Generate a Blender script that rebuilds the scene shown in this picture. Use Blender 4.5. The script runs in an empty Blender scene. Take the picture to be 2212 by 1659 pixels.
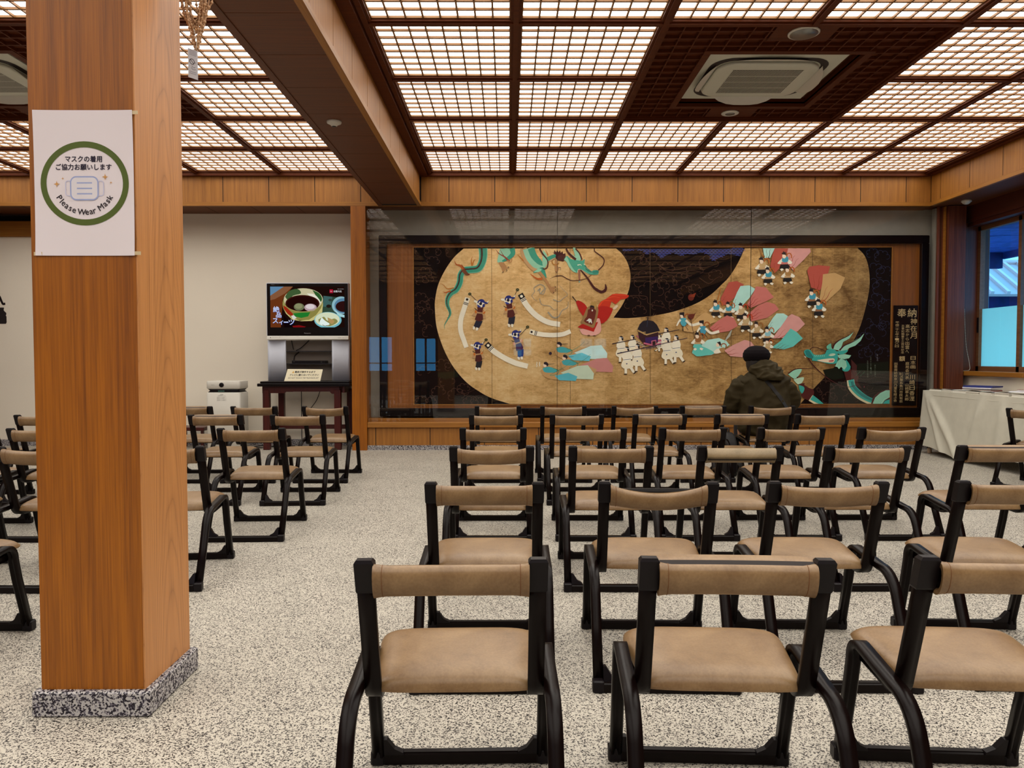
import bpy, math, random
from mathutils import Vector, Matrix, noise
from mathutils.geometry import tessellate_polygon

# ------------------------------------------------------------------ camera, world, exposure
S = bpy.context.scene
COL = S.collection
F_PX, PITCH, YAW, ROLL, EYE = 1599.0, .0353, .0048, .0008, 1.22
cam = bpy.data.objects.new('camera', bpy.data.cameras.new('camera'))
COL.objects.link(cam)
fw = Vector((math.sin(YAW) * math.cos(PITCH), math.cos(YAW) * math.cos(PITCH), -math.sin(PITCH)))
rt = Vector((math.cos(YAW), -math.sin(YAW), 0))
up = rt.cross(fw)
r2 = rt * math.cos(ROLL) - up * math.sin(ROLL)
u2 = up * math.cos(ROLL) + rt * math.sin(ROLL)
cam.matrix_world = Matrix(((r2.x, u2.x, -fw.x, 0), (r2.y, u2.y, -fw.y, 0), (r2.z, u2.z, -fw.z, EYE), (0, 0, 0, 1)))
cam.data.sensor_width = 36
cam.data.lens = 36 * F_PX / 2212
cam.data.clip_start = .02
S.camera = cam
S.view_settings.view_transform = 'Standard'
S.view_settings.look = 'None'
S.view_settings.gamma = 1
S.view_settings.use_curve_mapping = False
S.view_settings.exposure = 0.0
CEIL_POWER = 5.2        # the backlit paper of the ceiling lattices
SKY = (0.09, 0.46, 0.95)
SKY_POWER = 4.2
w = bpy.data.worlds.new('world')
S.world = w
w.use_nodes = True
w.node_tree.nodes['Background'].inputs[0].default_value = (*SKY, 1)
w.node_tree.nodes['Background'].inputs[1].default_value = SKY_POWER
S.cycles.max_bounces = 8
S.cycles.transparent_max_bounces = 16
S.cycles.caustics_reflective = False
S.cycles.caustics_refractive = False

# ------------------------------------------------------------------ materials
def lin(h):
    if not isinstance(h, str):
        return tuple(h)
    h = h.lstrip('#')
    o = []
    for i in (0, 2, 4):
        c = int(h[i:i + 2], 16) / 255
        o.append(c / 12.92 if c <= .04045 else ((c + .055) / 1.055) ** 2.4)
    return tuple(o)

class NT:
    def __init__(s, name):
        s.m = bpy.data.materials.new(name)
        s.m.use_nodes = True
        s.t = s.m.node_tree
        s.b = s.t.nodes['Principled BSDF']
        s.out = s.t.nodes['Material Output']
    def n(s, kind, **kw):
        nd = s.t.nodes.new(kind)
        for k, v in kw.items():
            if k.startswith('i_'):
                nd.inputs[k[2:].replace('_', ' ')].default_value = v
            else:
                setattr(nd, k, v)
        return nd
    def l(s, a, b):
        s.t.links.new(a, b)
    def ramp(s, fac, stops, interp='LINEAR'):
        r = s.n('ShaderNodeValToRGB')
        r.color_ramp.interpolation = interp
        e = r.color_ramp.elements
        while len(e) < len(stops):
            e.new(.5)
        for x, (p, c) in zip(e, stops):
            x.position = p
            x.color = (*lin(c), 1)
        s.l(fac, r.inputs[0])
        return r.outputs[0]
    def math(s, op, a, b=None, c=None):
        nd = s.n('ShaderNodeMath', operation=op)
        for i, v in enumerate((a, b, c)):
            if v is None:
                continue
            if isinstance(v, (int, float)):
                nd.inputs[i].default_value = v
            else:
                s.l(v, nd.inputs[i])
        return nd.outputs[0]
    def coords(s, scale=(1, 1, 1)):
        tc = s.n('ShaderNodeTexCoord')
        mp = s.n('ShaderNodeMapping')
        mp.inputs['Scale'].default_value = scale
        s.l(tc.outputs['Object'], mp.inputs[0])
        return mp.outputs[0]
    def noise(s, vec, scale=5., detail=3., rough=.5, dist=0.):
        nd = s.n('ShaderNodeTexNoise')
        nd.inputs['Scale'].default_value = scale
        nd.inputs['Detail'].default_value = detail
        nd.inputs['Roughness'].default_value = rough
        nd.inputs['Distortion'].default_value = dist
        s.l(vec, nd.inputs['Vector'])
        return nd.outputs['Fac']
    def bump(s, h, strength=.2, dist=.002):
        b = s.n('ShaderNodeBump')
        b.inputs['Strength'].default_value = strength
        b.inputs['Distance'].default_value = dist
        s.l(h, b.inputs['Height'])
        s.l(b.outputs[0], s.b.inputs['Normal'])

MATS = {}
def plain(name, col, rough=.5, metal=0., spec=.5, vary=0.):
    if name in MATS:
        return MATS[name]
    k = NT(name)
    k.b.inputs['Roughness'].default_value = rough
    k.b.inputs['Metallic'].default_value = metal
    k.b.inputs['Specular IOR Level'].default_value = spec
    c = lin(col)
    if vary:
        f = k.noise(k.coords(), 9., 4.)
        k.l(k.ramp(f, [(.3, tuple(x * (1 - vary) for x in c)), (.7, tuple(min(1, x * (1 + vary * .6)) for x in c))]), k.b.inputs['Base Color'])
    else:
        k.b.inputs['Base Color'].default_value = (*c, 1)
    MATS[name] = k.m
    return k.m
def glow(name, col, power=1.):
    if name in MATS:
        return MATS[name]
    k = NT(name)
    k.b.inputs['Base Color'].default_value = (0, 0, 0, 1)
    k.b.inputs['Specular IOR Level'].default_value = 0
    k.b.inputs['Emission Color'].default_value = (*lin(col), 1)
    k.b.inputs['Emission Strength'].default_value = power
    MATS[name] = k.m
    return k.m
def wood(name, dark, light, grain='z', rough=.45, fine=1., cathedral=None, spec=.4):
    """straight-grained timber; grain = the axis the fibres run along"""
    k = NT(name)
    a, c = .55, 30.
    sc = {'x': (a, c, c), 'y': (c, a, c), 'z': (c, c, a)}[grain]
    v = k.coords(sc)
    n1 = k.noise(v, 1.1, 3., .55, .35)
    n2 = k.noise(k.coords(tuple(x * 5 for x in sc)), 1.3, 2., .6)
    f = k.math('ADD', k.math('MULTIPLY', n1, .5), k.math('MULTIPLY', n2, .5 * fine))
    if cathedral:
        tc = k.n('ShaderNodeTexCoord')
        sp = k.n('ShaderNodeSeparateXYZ')
        k.l(tc.outputs['Object'], sp.inputs[0])
        ax, mid, kk, fr = cathedral
        d = k.math('SUBTRACT', sp.outputs[ax], mid)
        d2 = k.math('MULTIPLY', k.math('MULTIPLY', d, d), kk)
        wob = k.noise(k.coords((3, 3, 1.1)), 1.6, 2.)
        ph = k.math('ADD', k.math('ADD', sp.outputs['Z'], d2), k.math('MULTIPLY', wob, .8))
        rg = k.math('POWER', k.math('ABSOLUTE', k.math('SINE', k.math('MULTIPLY', ph, fr))), .22)
        f = k.math('ADD', k.math('MULTIPLY', f, .62), k.math('MULTIPLY', rg, .26))
    k.l(k.ramp(f, [(.30, dark), (.62, light)]), k.b.inputs['Base Color'])
    k.b.inputs['Roughness'].default_value = rough
    k.b.inputs['Specular IOR Level'].default_value = spec
    k.bump(n2, .08, .001)
    MATS[name] = k.m
    return k.m

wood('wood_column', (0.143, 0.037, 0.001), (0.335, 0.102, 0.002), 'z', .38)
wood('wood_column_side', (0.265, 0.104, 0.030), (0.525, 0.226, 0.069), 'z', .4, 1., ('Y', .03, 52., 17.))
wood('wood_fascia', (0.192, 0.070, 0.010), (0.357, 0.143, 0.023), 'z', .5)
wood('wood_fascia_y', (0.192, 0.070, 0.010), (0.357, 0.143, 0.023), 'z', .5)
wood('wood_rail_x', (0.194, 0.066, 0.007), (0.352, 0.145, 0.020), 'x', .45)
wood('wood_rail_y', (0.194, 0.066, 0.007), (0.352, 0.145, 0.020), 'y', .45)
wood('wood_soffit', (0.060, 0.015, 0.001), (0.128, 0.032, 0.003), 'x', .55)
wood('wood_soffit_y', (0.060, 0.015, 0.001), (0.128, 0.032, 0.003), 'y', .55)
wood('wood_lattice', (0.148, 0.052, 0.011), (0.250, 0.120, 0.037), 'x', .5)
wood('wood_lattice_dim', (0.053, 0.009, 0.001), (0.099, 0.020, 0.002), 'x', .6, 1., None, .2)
wood('wood_pillar', (0.067, 0.014, 0.006), (0.156, 0.041, 0.017), 'z', .45)
wood('wood_dark_y', (0.041, 0.007, 0.002), (0.087, 0.014, 0.004), 'y', .5)
wood('wood_mat', (0.146, 0.042, 0.005), (0.255, 0.083, 0.010), 'z', .45)
wood('wood_red', (0.027, 0.002, 0.002), (0.065, 0.005, 0.002), 'z', .35)
wood('window_wood', (.13, .055, .022), (.22, .10, .045), 'y', .45)
plain('gap_dark', '#140502', .8)
plain('black_frame', (.0030, .0007, .0005), .34, 0., .14)
plain('black_plastic', (.004, .002, .003), .4, 0., .2)
plain('black_lacquer', (.003, .001, .001), .3, 0., .2)
plain('white_plastic', (0.597, 0.565, 0.503), .4)
plain('ac_white', (.56, .56, .47), .45)
plain('ac_dark', '#1c0d0a', .6)
plain('silver', (.50, .52, .60), .45, .0)
plain('cloth_white', (0.552, 0.527, 0.440), .85, vary=.06)
plain('text_black', '#120406', .7)
plain('metal_grey', '#8a8a88', .35, .8)

def wall_mat():
    k = NT('plaster')
    f = k.noise(k.coords((40, 40, 40)), 3., 4.)
    g = k.noise(k.coords(), 1.2, 2.)
    k.l(k.ramp(k.math('ADD', k.math('MULTIPLY', f, .4), k.math('MULTIPLY', g, .6)), [(.3, (.77, .70, .59)), (.7, (.82, .75, .635))]), k.b.inputs['Base Color'])
    k.b.inputs['Roughness'].default_value = .9
    k.bump(f, .15, .001)
    MATS['plaster'] = k.m
wall_mat()
plain('case_wall', (.33, .31, .26), .9, vary=.05)  # off-white plaster with the shade inside the case put into its colour

def granite(name, base, mid, dark, scale, thr, seams):
    k = NT(name)
    v = k.coords()
    vo = k.n('ShaderNodeTexVoronoi')
    vo.inputs['Scale'].default_value = scale
    k.l(v, vo.inputs['Vector'])
    sp = k.n('ShaderNodeSeparateColor')
    k.l(vo.outputs['Color'], sp.inputs[0])
    big = k.noise(v, 2.3, 3.)
    spots = k.noise(v, scale * .9, 2., .6)
    f = k.math('ADD', k.math('MULTIPLY', sp.outputs[0], .5), k.math('MULTIPLY', spots, .9))
    f = k.math('ADD', f, k.math('MULTIPLY', k.math('SUBTRACT', big, .5), .12))
    col = k.ramp(f, [(thr - .07, dark), (thr + .005, mid), (thr + .07, base), (1., base)])
    if seams:
        sx = k.n('ShaderNodeSeparateXYZ')
        k.l(v, sx.inputs[0])
        def line(o, step, off):
            a = k.math('FRACT', k.math('DIVIDE', k.math('ADD', o, off), step))
            return k.math('LESS_THAN', a, .003 / step)
        s1 = line(sx.outputs['X'], 1.07, 40.28)
        s2 = line(sx.outputs['Y'], .535, 40.10)
        mx = k.n('ShaderNodeMix', data_type='RGBA')
        k.l(k.math('MULTIPLY', k.math('MAXIMUM', s1, s2), .45), mx.inputs[0])
        k.l(col, mx.inputs[6])
        mx.inputs[7].default_value = (*lin('#5a5046'), 1)
        col = mx.outputs[2]
    k.l(col, k.b.inputs['Base Color'])
    k.b.inputs['Roughness'].default_value = .5
    k.b.inputs['Specular IOR Level'].default_value = .35
    MATS[name] = k.m
granite('granite_floor', (.48, .44, .37), (.20, .175, .155), '#14100e', 215., .60, True)
granite('granite_base', '#b0acaa', '#746e7c', '#160f1c', 170., .68, False)

def leather_mat(name, dark, light):
    k = NT(name)
    v = k.coords()
    n = k.noise(v, 7., 5., .65, .4)
    n2 = k.noise(v, 160., 3.)
    k.l(k.ramp(k.math('ADD', k.math('MULTIPLY', n, .75), k.math('MULTIPLY', n2, .25)), [(.3, dark), (.68, light)]), k.b.inputs['Base Color'])
    k.b.inputs['Roughness'].default_value = .38
    k.b.inputs['Specular IOR Level'].default_value = .5
    k.bump(n2, .12, .0006)
    MATS[name] = k.m
leather_mat('leather', (0.120, 0.059, 0.019), (0.257, 0.156, 0.071))
leather_mat('leather_pale', (0.155, 0.105, 0.048), (0.282, 0.202, 0.107))

def glass_mat(name, tint=(1, 1, 1), refl=1.):
    k = NT(name)
    tr = k.n('ShaderNodeBsdfTransparent')
    tr.inputs[0].default_value = (*tint, 1)
    gl = k.n('ShaderNodeBsdfGlossy')
    gl.inputs['Roughness'].default_value = 0.0
    fr = k.n('ShaderNodeFresnel')
    # a pane has two faces: the same reflectance from either side
    ge = k.n('ShaderNodeNewGeometry')
    k.l(k.math('ADD', k.math('MULTIPLY', ge.outputs['Backfacing'], 1 / 1.6 - 1.6), 1.6), fr.inputs[0])
    mx = k.n('ShaderNodeMixShader')
    k.l(k.math('MULTIPLY', fr.outputs[0], refl), mx.inputs[0])
    k.l(tr.outputs[0], mx.inputs[1])
    k.l(gl.outputs[0], mx.inputs[2])
    k.l(mx.outputs[0], k.out.inputs[0])
    MATS[name] = k.m
glass_mat('clear_glass')
def film_mat():
    k = NT('frosted_film')
    tl = k.n('ShaderNodeBsdfTranslucent')
    tl.inputs[0].default_value = (.95, .95, .62, 1)
    df = k.n('ShaderNodeBsdfDiffuse')
    df.inputs[0].default_value = (.7, .85, .8, 1)
    mx = k.n('ShaderNodeMixShader')
    mx.inputs[0].default_value = .2
    k.l(tl.outputs[0], mx.inputs[1])
    k.l(df.outputs[0], mx.inputs[2])
    k.l(mx.outputs[0], k.out.inputs[0])
    MATS['frosted_film'] = k.m
film_mat()
glow('ceiling_paper', (1, .955, .87), CEIL_POWER)

# ------------------------------------------------------------------ mesh helpers
def T(v):
    return (v[0], v[1], v[2])
class MB:
    def __init__(s):
        s.v, s.f, s.m, s.sm = [], [], [], []
        s.mats = []
    def mi(s, m):
        m = MATS[m] if isinstance(m, str) else m
        if m not in s.mats:
            s.mats.append(m)
        return s.mats.index(m)
    def add(s, vs, fs, m, smooth=False):
        b = len(s.v)
        s.v += [T(x) for x in vs]
        i = s.mi(m)
        for f in fs:
            s.f.append([b + j for j in f])
            s.m.append(i)
            s.sm.append(smooth)
        return s
    def box(s, x0, x1, y0, y1, z0, z1, m):
        vs = [(x, y, z) for x in (x0, x1) for y in (y0, y1) for z in (z0, z1)]
        return s.add(vs, [(0, 1, 3, 2), (4, 6, 7, 5), (0, 4, 5, 1), (2, 3, 7, 6), (0, 2, 6, 4), (1, 5, 7, 3)], m)
    def cbox(s, x0, x1, y0, y1, z0, z1, b, m):
        """box with chamfered edges"""
        hx, hy, hz = (x1 - x0) / 2, (y1 - y0) / 2, (z1 - z0) / 2
        cx, cy, cz = (x0 + x1) / 2, (y0 + y1) / 2, (z0 + z1) / 2
        b = min(b, hx * .9, hy * .9, hz * .9)
        rings = []
        def ring(z, ox, oy, bb):
            return [(cx + x, cy + y, z) for x, y in ((-ox + bb, -oy), (ox - bb, -oy), (ox, -oy + bb), (ox, oy - bb), (ox - bb, oy), (-ox + bb, oy), (-ox, oy - bb), (-ox, -oy + bb))]
        rings = [ring(z0, hx - b, hy - b, b * .6), ring(z0 + b, hx, hy, b), ring(z1 - b, hx, hy, b), ring(z1, hx - b, hy - b, b * .6)]
        return s.loft(rings, m, True, smooth=False)
    def loft(s, rings, m, caps=True, closed=True, smooth=True):
        n = len(rings[0])
        vs = [p for r in rings for p in r]
        fs = []
        for i in range(len(rings) - 1):
            for j in range(n if closed else n - 1):
                a, b = i * n + j, i * n + (j + 1) % n
                fs.append((a, b, b + n, a + n))
        s.add(vs, fs, m, smooth)
        if caps:
            b = len(s.v) - len(vs)
            i = s.mi(m)
            for f in (list(range(n))[::-1], [(len(rings) - 1) * n + j for j in range(n)]):
                s.f.append([b + j for j in f]); s.m.append(i); s.sm.append(False)
        return s
    def tube(s, pts, r, m, n=8, r1=None, closed=False):
        pts = [Vector(p) for p in pts]
        rings = []
        N = len(pts)
        prev = None
        for i, p in enumerate(pts):
            if closed:
                t = (pts[(i + 1) % N] - pts[i - 1])
            else:
                t = pts[min(i + 1, N - 1)] - pts[max(i - 1, 0)]
            t.normalize()
            if prev is None:
                a = t.orthogonal().normalized()
            else:
                a = (prev - t * prev.dot(t))
                a = a.normalized() if a.length > 1e-6 else t.orthogonal().normalized()
            prev = a
            b = t.cross(a)
            rr = r if r1 is None else r + (r1 - r) * i / (N - 1)
            rings.append([p + a * (math.cos(2 * math.pi * j / n) * rr) + b * (math.sin(2 * math.pi * j / n) * rr) for j in range(n)])
        if closed:
            rings.append(rings[0])
        return s.loft(rings, m, not closed)
    def lathe(s, prof, c, m, n=24, axis='z', caps=True):
        rings = []
        for r, h in prof:
            ring = []
            for j in range(n):
                a = 2 * math.pi * j / n
                x, y = r * math.cos(a), r * math.sin(a)
                d = {'z': (x, y, h), 'y': (x, h, y), 'x': (h, x, y)}[axis]
                ring.append((c[0] + d[0], c[1] + d[1], c[2] + d[2]))
            rings.append(ring)
        return s.loft(rings, m, caps)
    def sphere(s, c, r, m, n=8, k=6):
        prof = [(max(1e-4, r * math.sin(math.pi * i / k)), -r * math.cos(math.pi * i / k)) for i in range(k + 1)]
        return s.lathe(prof, c, m, n)
    def sweep(s, path, prof, m, x0=0., smooth=True):
        """profile (x, n) swept along a path in the YZ plane"""
        N = len(path)
        rings = []
        for i, (y, z) in enumerate(path):
            a, b = path[max(i - 1, 0)], path[min(i + 1, N - 1)]
            ty, tz = b[0] - a[0], b[1] - a[1]
            L = math.hypot(ty, tz) or 1
            ny, nz = -tz / L, ty / L
            rings.append([(x0 + px, y + ny * pn, z + nz * pn) for px, pn in prof])
        return s.loft(rings, m, True, True, smooth)
    def build(s, name, parent=None, loc=None):
        me = bpy.data.meshes.new(name)
        me.from_pydata(s.v, [], s.f)
        for m in s.mats:
            me.materials.append(m)
        me.polygons.foreach_set('material_index', s.m)
        me.polygons.foreach_set('use_smooth', s.sm)
        me.update()
        o = bpy.data.objects.new(name, me)
        COL.objects.link(o)
        if parent:
            o.parent = parent
        if loc:
            o.location = loc
        return o
def recalc(o):
    import bmesh
    bm = bmesh.new()
    bm.from_mesh(o.data)
    bmesh.ops.recalc_face_normals(bm, faces=bm.faces)
    bm.to_mesh(o.data)
    bm.free()
    return o
def tag(o, label, cat, group=None):
    o['label'] = label
    o['category'] = cat
    if group:
        o['group'] = group
    return o
def thing(name, label, cat, loc=(0, 0, 0), rz=0., group=None):
    o = bpy.data.objects.new(name, None)
    COL.objects.link(o)
    o.location = loc
    o.rotation_euler = (0, 0, rz)
    o.empty_display_size = .1
    return tag(o, label, cat, group)
def struct(mb, name):
    o = mb.build(name)
    o['kind'] = 'structure'
    return o
def copy_tree(o, parent=None):
    c = o.copy()
    COL.objects.link(c)
    if parent:
        c.parent = parent
    for ch in list(o.children):
        copy_tree(ch, c)
    return c
def arc(cy, cz, r, a0, a1, n=8):
    return [(cy + r * math.cos(math.radians(a0 + (a1 - a0) * i / n)), cz + r * math.sin(math.radians(a0 + (a1 - a0) * i / n))) for i in range(n + 1)]
def catmull(P, n=8):
    P = [Vector((*p, 0)) if len(p) == 2 else Vector(p) for p in P]
    Q = [P[0] * 2 - P[1]] + P + [P[-1] * 2 - P[-2]]
    out = []
    for i in range(1, len(Q) - 2):
        a, b, c, d = Q[i - 1:i + 3]
        for k in range(n):
            t = k / n
            out.append(.5 * ((2 * b) + (c - a) * t + (2 * a - 5 * b + 4 * c - d) * t * t + (3 * b - a - 3 * c + d) * t ** 3))
    out.append(P[-1])
    return out

# text outlines as flat triangles
_txt = {}
def glyphs(s, bold=0.):
    key = (s, bold)
    if key not in _txt:
        cu = bpy.data.curves.new('t', 'FONT')
        cu.body = s
        cu.size = 1
        cu.align_x = 'CENTER'
        cu.resolution_u = 2
        cu.offset = bold
        o = bpy.data.objects.new('t', cu)
        COL.objects.link(o)
        dg = bpy.context.evaluated_depsgraph_get()
        me = bpy.data.meshes.new_from_object(o.evaluated_get(dg))
        vs = [(v.co.x, v.co.y) for v in me.vertices]
        fs = [tuple(p.vertices) for p in me.polygons]
        bpy.data.objects.remove(o)
        bpy.data.curves.remove(cu)
        bpy.data.meshes.remove(me)
        if vs:
            x0, x1 = min(v[0] for v in vs), max(v[0] for v in vs)
            y0, y1 = min(v[1] for v in vs), max(v[1] for v in vs)
        else:
            x0 = x1 = y0 = y1 = 0
        _txt[key] = (vs, fs, (x0, x1, y0, y1))
    return _txt[key]

class Art:
    """flat paint laid coat over coat on a picture plane; fn maps picture coordinates to the plane, nrm points out of it"""
    def __init__(s, fn, nrm, mb, step=2.5e-5, start=.0005, glowing=0.):
        s.fn, s.nrm, s.mb, s.step, s.d, s.gl = fn, Vector(nrm), mb, step, start, glowing
        s.lift = 1
        s.frame()
    def frame(s, ox=0., oy=0., k=1.):
        s.o = (ox, oy, k)
        return s
    def mat(s, c):
        if s.lift != 1 and isinstance(c, str) and c not in MATS:
            q = [x * s.lift for x in lin(c)]
            mx_ = max(q)
            if mx_ > .9:
                q = [x * .9 / mx_ for x in q]
            nm = 'paint_' + c.lstrip('#')
            return MATS[nm] if nm in MATS else plain(nm, tuple(q), .55, 0., .3, .05)
        if isinstance(c, str) and c in MATS:
            return MATS[c]
        nm = ('screen_' if s.gl else 'paint_') + c.lstrip('#')
        return glow(nm, c, s.gl) if s.gl else plain(nm, c, .55, 0., .3, .05)
    def put(s, pts):
        s.d += s.step
        ox, oy, k = s.o
        return [Vector(s.fn(ox + p[0] * k, oy + p[1] * k)) + s.nrm * s.d for p in pts]
    def poly(s, pts, c, smooth=0):
        if smooth:
            pts = [(p.x, p.y) for p in catmull(list(pts) + [pts[0]], smooth)][:-1]
        q = [Vector((p[0], p[1], 0)) for p in pts]
        s.mb.add(s.put(pts), tessellate_polygon([q]), s.mat(c))
        return s
    def stroke(s, pts, w0, c, w1=None, w2=None, n=6):
        """tapered brush stroke: width w0 at the start, w2 in the middle, w1 at the end"""
        w1 = w0 if w1 is None else w1
        P = catmull(pts, n) if len(pts) > 2 else [Vector((*p, 0)) for p in pts]
        N = len(P)
        L, R = [], []
        for i, p in enumerate(P):
            t = (P[min(i + 1, N - 1)] - P[max(i - 1, 0)]).normalized()
            u = i / (N - 1)
            if w2 is None:
                ww = w0 + (w1 - w0) * u
            else:
                ww = (w0 + (w2 - w0) * u * 2) if u < .5 else (w2 + (w1 - w2) * (u * 2 - 1))
            nn = Vector((-t.y, t.x, 0)) * ww / 2
            L.append(p + nn)
            R.append(p - nn)
        s.mb.add(s.put(L + R), [(i, i + 1, N + i + 1, N + i) for i in range(N - 1)], s.mat(c))
        return s
    def ell(s, x, y, rx, ry, c, n=16, rot=0.):
        cr, sr = math.cos(rot), math.sin(rot)
        pts = []
        for i in range(n):
            a = 2 * math.pi * i / n
            ex, ey = rx * math.cos(a), ry * math.sin(a)
            pts.append((x + ex * cr - ey * sr, y + ex * sr + ey * cr))
        s.mb.add(s.put(pts), [tuple(range(n))], s.mat(c))
        return s
    def ring(s, x, y, rx, ry, wd, c, a0=0., a1=360., n=24):
        ps = []
        for i in range(n + 1):
            a = math.radians(a0 + (a1 - a0) * i / n)
            ps.append((math.cos(a), math.sin(a)))
        A = [(x + (rx + wd / 2) * p[0], y + (ry + wd / 2) * p[1]) for p in ps]
        B = [(x + (rx - wd / 2) * p[0], y + (ry - wd / 2) * p[1]) for p in ps]
        s.mb.add(s.put(A + B), [(i, i + 1, n + 2 + i, n + 1 + i) for i in range(n)], s.mat(c))
        return s
    def text(s, t, x, y, h, c, wd=None, bold=0., rot=0., top=False):
        """text centred on (x, y), h = glyph height (picture y grows downwards)"""
        if bold:
            q = bold * h * 2.2
            for ddx, ddy in ((-q, 0), (q, 0), (0, -q), (0, q)):
                s.text(t, x + ddx, y + ddy, h, c, wd, 0., rot)
            return s
        vs, fs, (x0, x1, y0, y1) = glyphs(t)
        if not vs:
            return s
        k = h / max(1e-6, y1 - y0)
        kx = k if wd is None else wd / max(1e-6, x1 - x0)
        cr, sr = math.cos(rot), math.sin(rot)
        pts = []
        for v in vs:
            a, b = (v[0] - (x0 + x1) / 2) * kx, -(v[1] - (y0 + y1) / 2) * k
            pts.append((x + a * cr - b * sr, y + a * sr + b * cr))
        s.mb.add(s.put(pts), fs, s.mat(c))
        return s
    def column(s, t, x, y0, y1, wd, c, bold=0.):
        """vertical writing from y0 to y1"""
        p = (y1 - y0) / len(t)
        for i, ch in enumerate(t):
            if ch != ' ':
                small = ch in 'かららへのと'
                s.text(ch, x, y0 + p * (i + .5), p * (.72 if small else .86), c, wd * (.8 if small else 1), bold)
        return s
# ------------------------------------------------------------------ room shell
SOF, CB = 3.208, 3.615            # soffit height, underside of the ceiling ribs
MOD = 1.08
YF = 9.774                        # face of the far wall line
RX = [.0575 + MOD * k for k in range(-1, 6)]
LX = [-1.90 - MOD * k for k in range(0, 6)]
ROWS = [9.75 - MOD * k for k in range(0, 14)]

struct(MB().box(-7.7, 6.4, -4.7, 10.7, -.06, 0, 'granite_floor'), 'floor')
struct(MB().box(-7.7, 6.4, -4.7, 10.7, 3.74, 3.8, 'wood_soffit'), 'ceiling')
mb = MB()
mb.box(-5.6, -2.0, 10.35, 10.5, 0, 3.76, 'plaster')
mb.box(-7.7, -5.6, 10.36, 10.5, 0, 2.9, 'plaster')
mb.box(-7.7, -5.6, 10.52, 10.6, 2.9, 3.76, 'gap_dark')
mb.box(-2.0, 6.4, 10.04, 10.14, 0, 3.3, 'case_wall')
mb.box(-2.0, 6.4, 10.10, 10.14, 3.3, 3.76, 'gap_dark')
struct(mb, 'wall_back')
mb = MB()
mb.box(-7.7, -5.6, 10.33, 10.46, 2.9, 3.112, 'wood_rail_x')
struct(mb, 'trim_1')
struct(MB().box(-7.8, -7.6, -4.7, 10.6, 0, 3.74, 'wood_dark_y'), 'wall_left')
# wall behind the viewer, with three windows to the outside
mb = MB()
WIN = [(-4.6, -3.75, .75, 1.95), (-3.07, -2.33, .75, 1.9), (.12, .80, 1.24, 1.9), (2.3, 3.25, 1.24, 1.9)]
xs = -7.7
for a, b, c, d in WIN:
    mb.box(xs, a, -4.7, -4.55, 0, 3.74, 'wood_dark_y')
    mb.box(a, b, -4.7, -4.55, 0, c, 'wood_dark_y')
    mb.box(a, b, -4.7, -4.55, d, 3.74, 'wood_dark_y')
    xs = b
mb.box(xs, 6.4, -4.7, -4.55, 0, 3.74, 'wood_dark_y')
struct(mb, 'wall_front')
for i, (a, b, c, d) in enumerate(WIN):
    m = MB()
    for q in ((a, a + .05, c, d), (b - .05, b, c, d), (a, b, c, c + .05), (a, b, d - .05, d), ((a + b) / 2 - .03, (a + b) / 2 + .03, c, d), (a, b, c + .28, c + .32)):
        m.box(q[0], q[1], -4.66, -4.58, q[2], q[3], 'wood_pillar')
    m.add([(a, -4.62, c), (b, -4.62, c), (b, -4.62, d), (a, -4.62, d)], [(3, 2, 1, 0)], 'clear_glass' if i < 2 else 'frosted_film')
    struct(m, 'window_%d' % (i + 3))

# right wall with the big window
mb = MB()
WY0, WY1, WZ0, WZ1 = 8.70, 9.87, 1.04, 2.95
mb.box(6.08, 6.42, -4.7, 6.5, 0, 3.24, 'wood_dark_y')
mb.box(6.08, 6.42, 6.5, WY0, 0, 1.0, 'plaster')
mb.box(6.08, 6.42, 6.5, WY0, 1.0, 3.24, 'wood_dark_y')
mb.box(6.09, 6.42, -4.7, 10.2, 3.24, 3.76, 'gap_dark')
mb.box(6.08, 6.42, WY0, 10.2, 0, WZ0 - .05, 'plaster')
struct(mb, 'wall_right')
mb = MB()
mb.box(6.07, 6.40, WY0, 10.2, WZ1 + .05, 3.25, 'wood_dark_y')
mb.box(6.10, 6.40, WY0, 10.2, WZ1, WZ1 + .05, 'wood_dark_y')
mb.box(6.07, 6.40, WY1, 10.2, WZ0 - .05, WZ1 + .05, 'wood_pillar')
struct(mb, 'trim_2')
mb = MB()
mb.cbox(6.0, 6.40, WY0 - .1, 9.86, WZ0 - .06, WZ0, .008, 'wood_rail_y')
x0, x1 = 6.245, 6.31
for y0, y1, z0, z1 in ((WY1 - .055, WY1, WZ0, WZ1), (WY0, WY0 + .05, WZ0, WZ1), (WY0, WY1, WZ0, WZ0 + .065), (WY0, WY1, WZ1 - .055, WZ1), (9.03, 9.085, WZ0, WZ1)):
    mb.box(x0, x1, y0, y1, z0, z1, 'window_wood')
def xsheet(m, x, y0, y1, z0, z1, mat):
    m.add([(x, y0, z0), (x, y1, z0), (x, y1, z1), (x, y0, z1)], [(3, 2, 1, 0)], mat)
xsheet(mb, 6.278, WY0 + .03, WY1 - .03, WZ0 + .05, WZ1 - .03, 'clear_glass')
xsheet(mb, 6.284, WY0 + .04, WY1 - .045, WZ0 + .055, 1.862, 'frosted_film')
mb.box(6.236, 6.25, WY1 - .05, WY1 - .02, 1.55, 1.75, 'black_plastic')
struct(mb, 'window_1')

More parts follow.
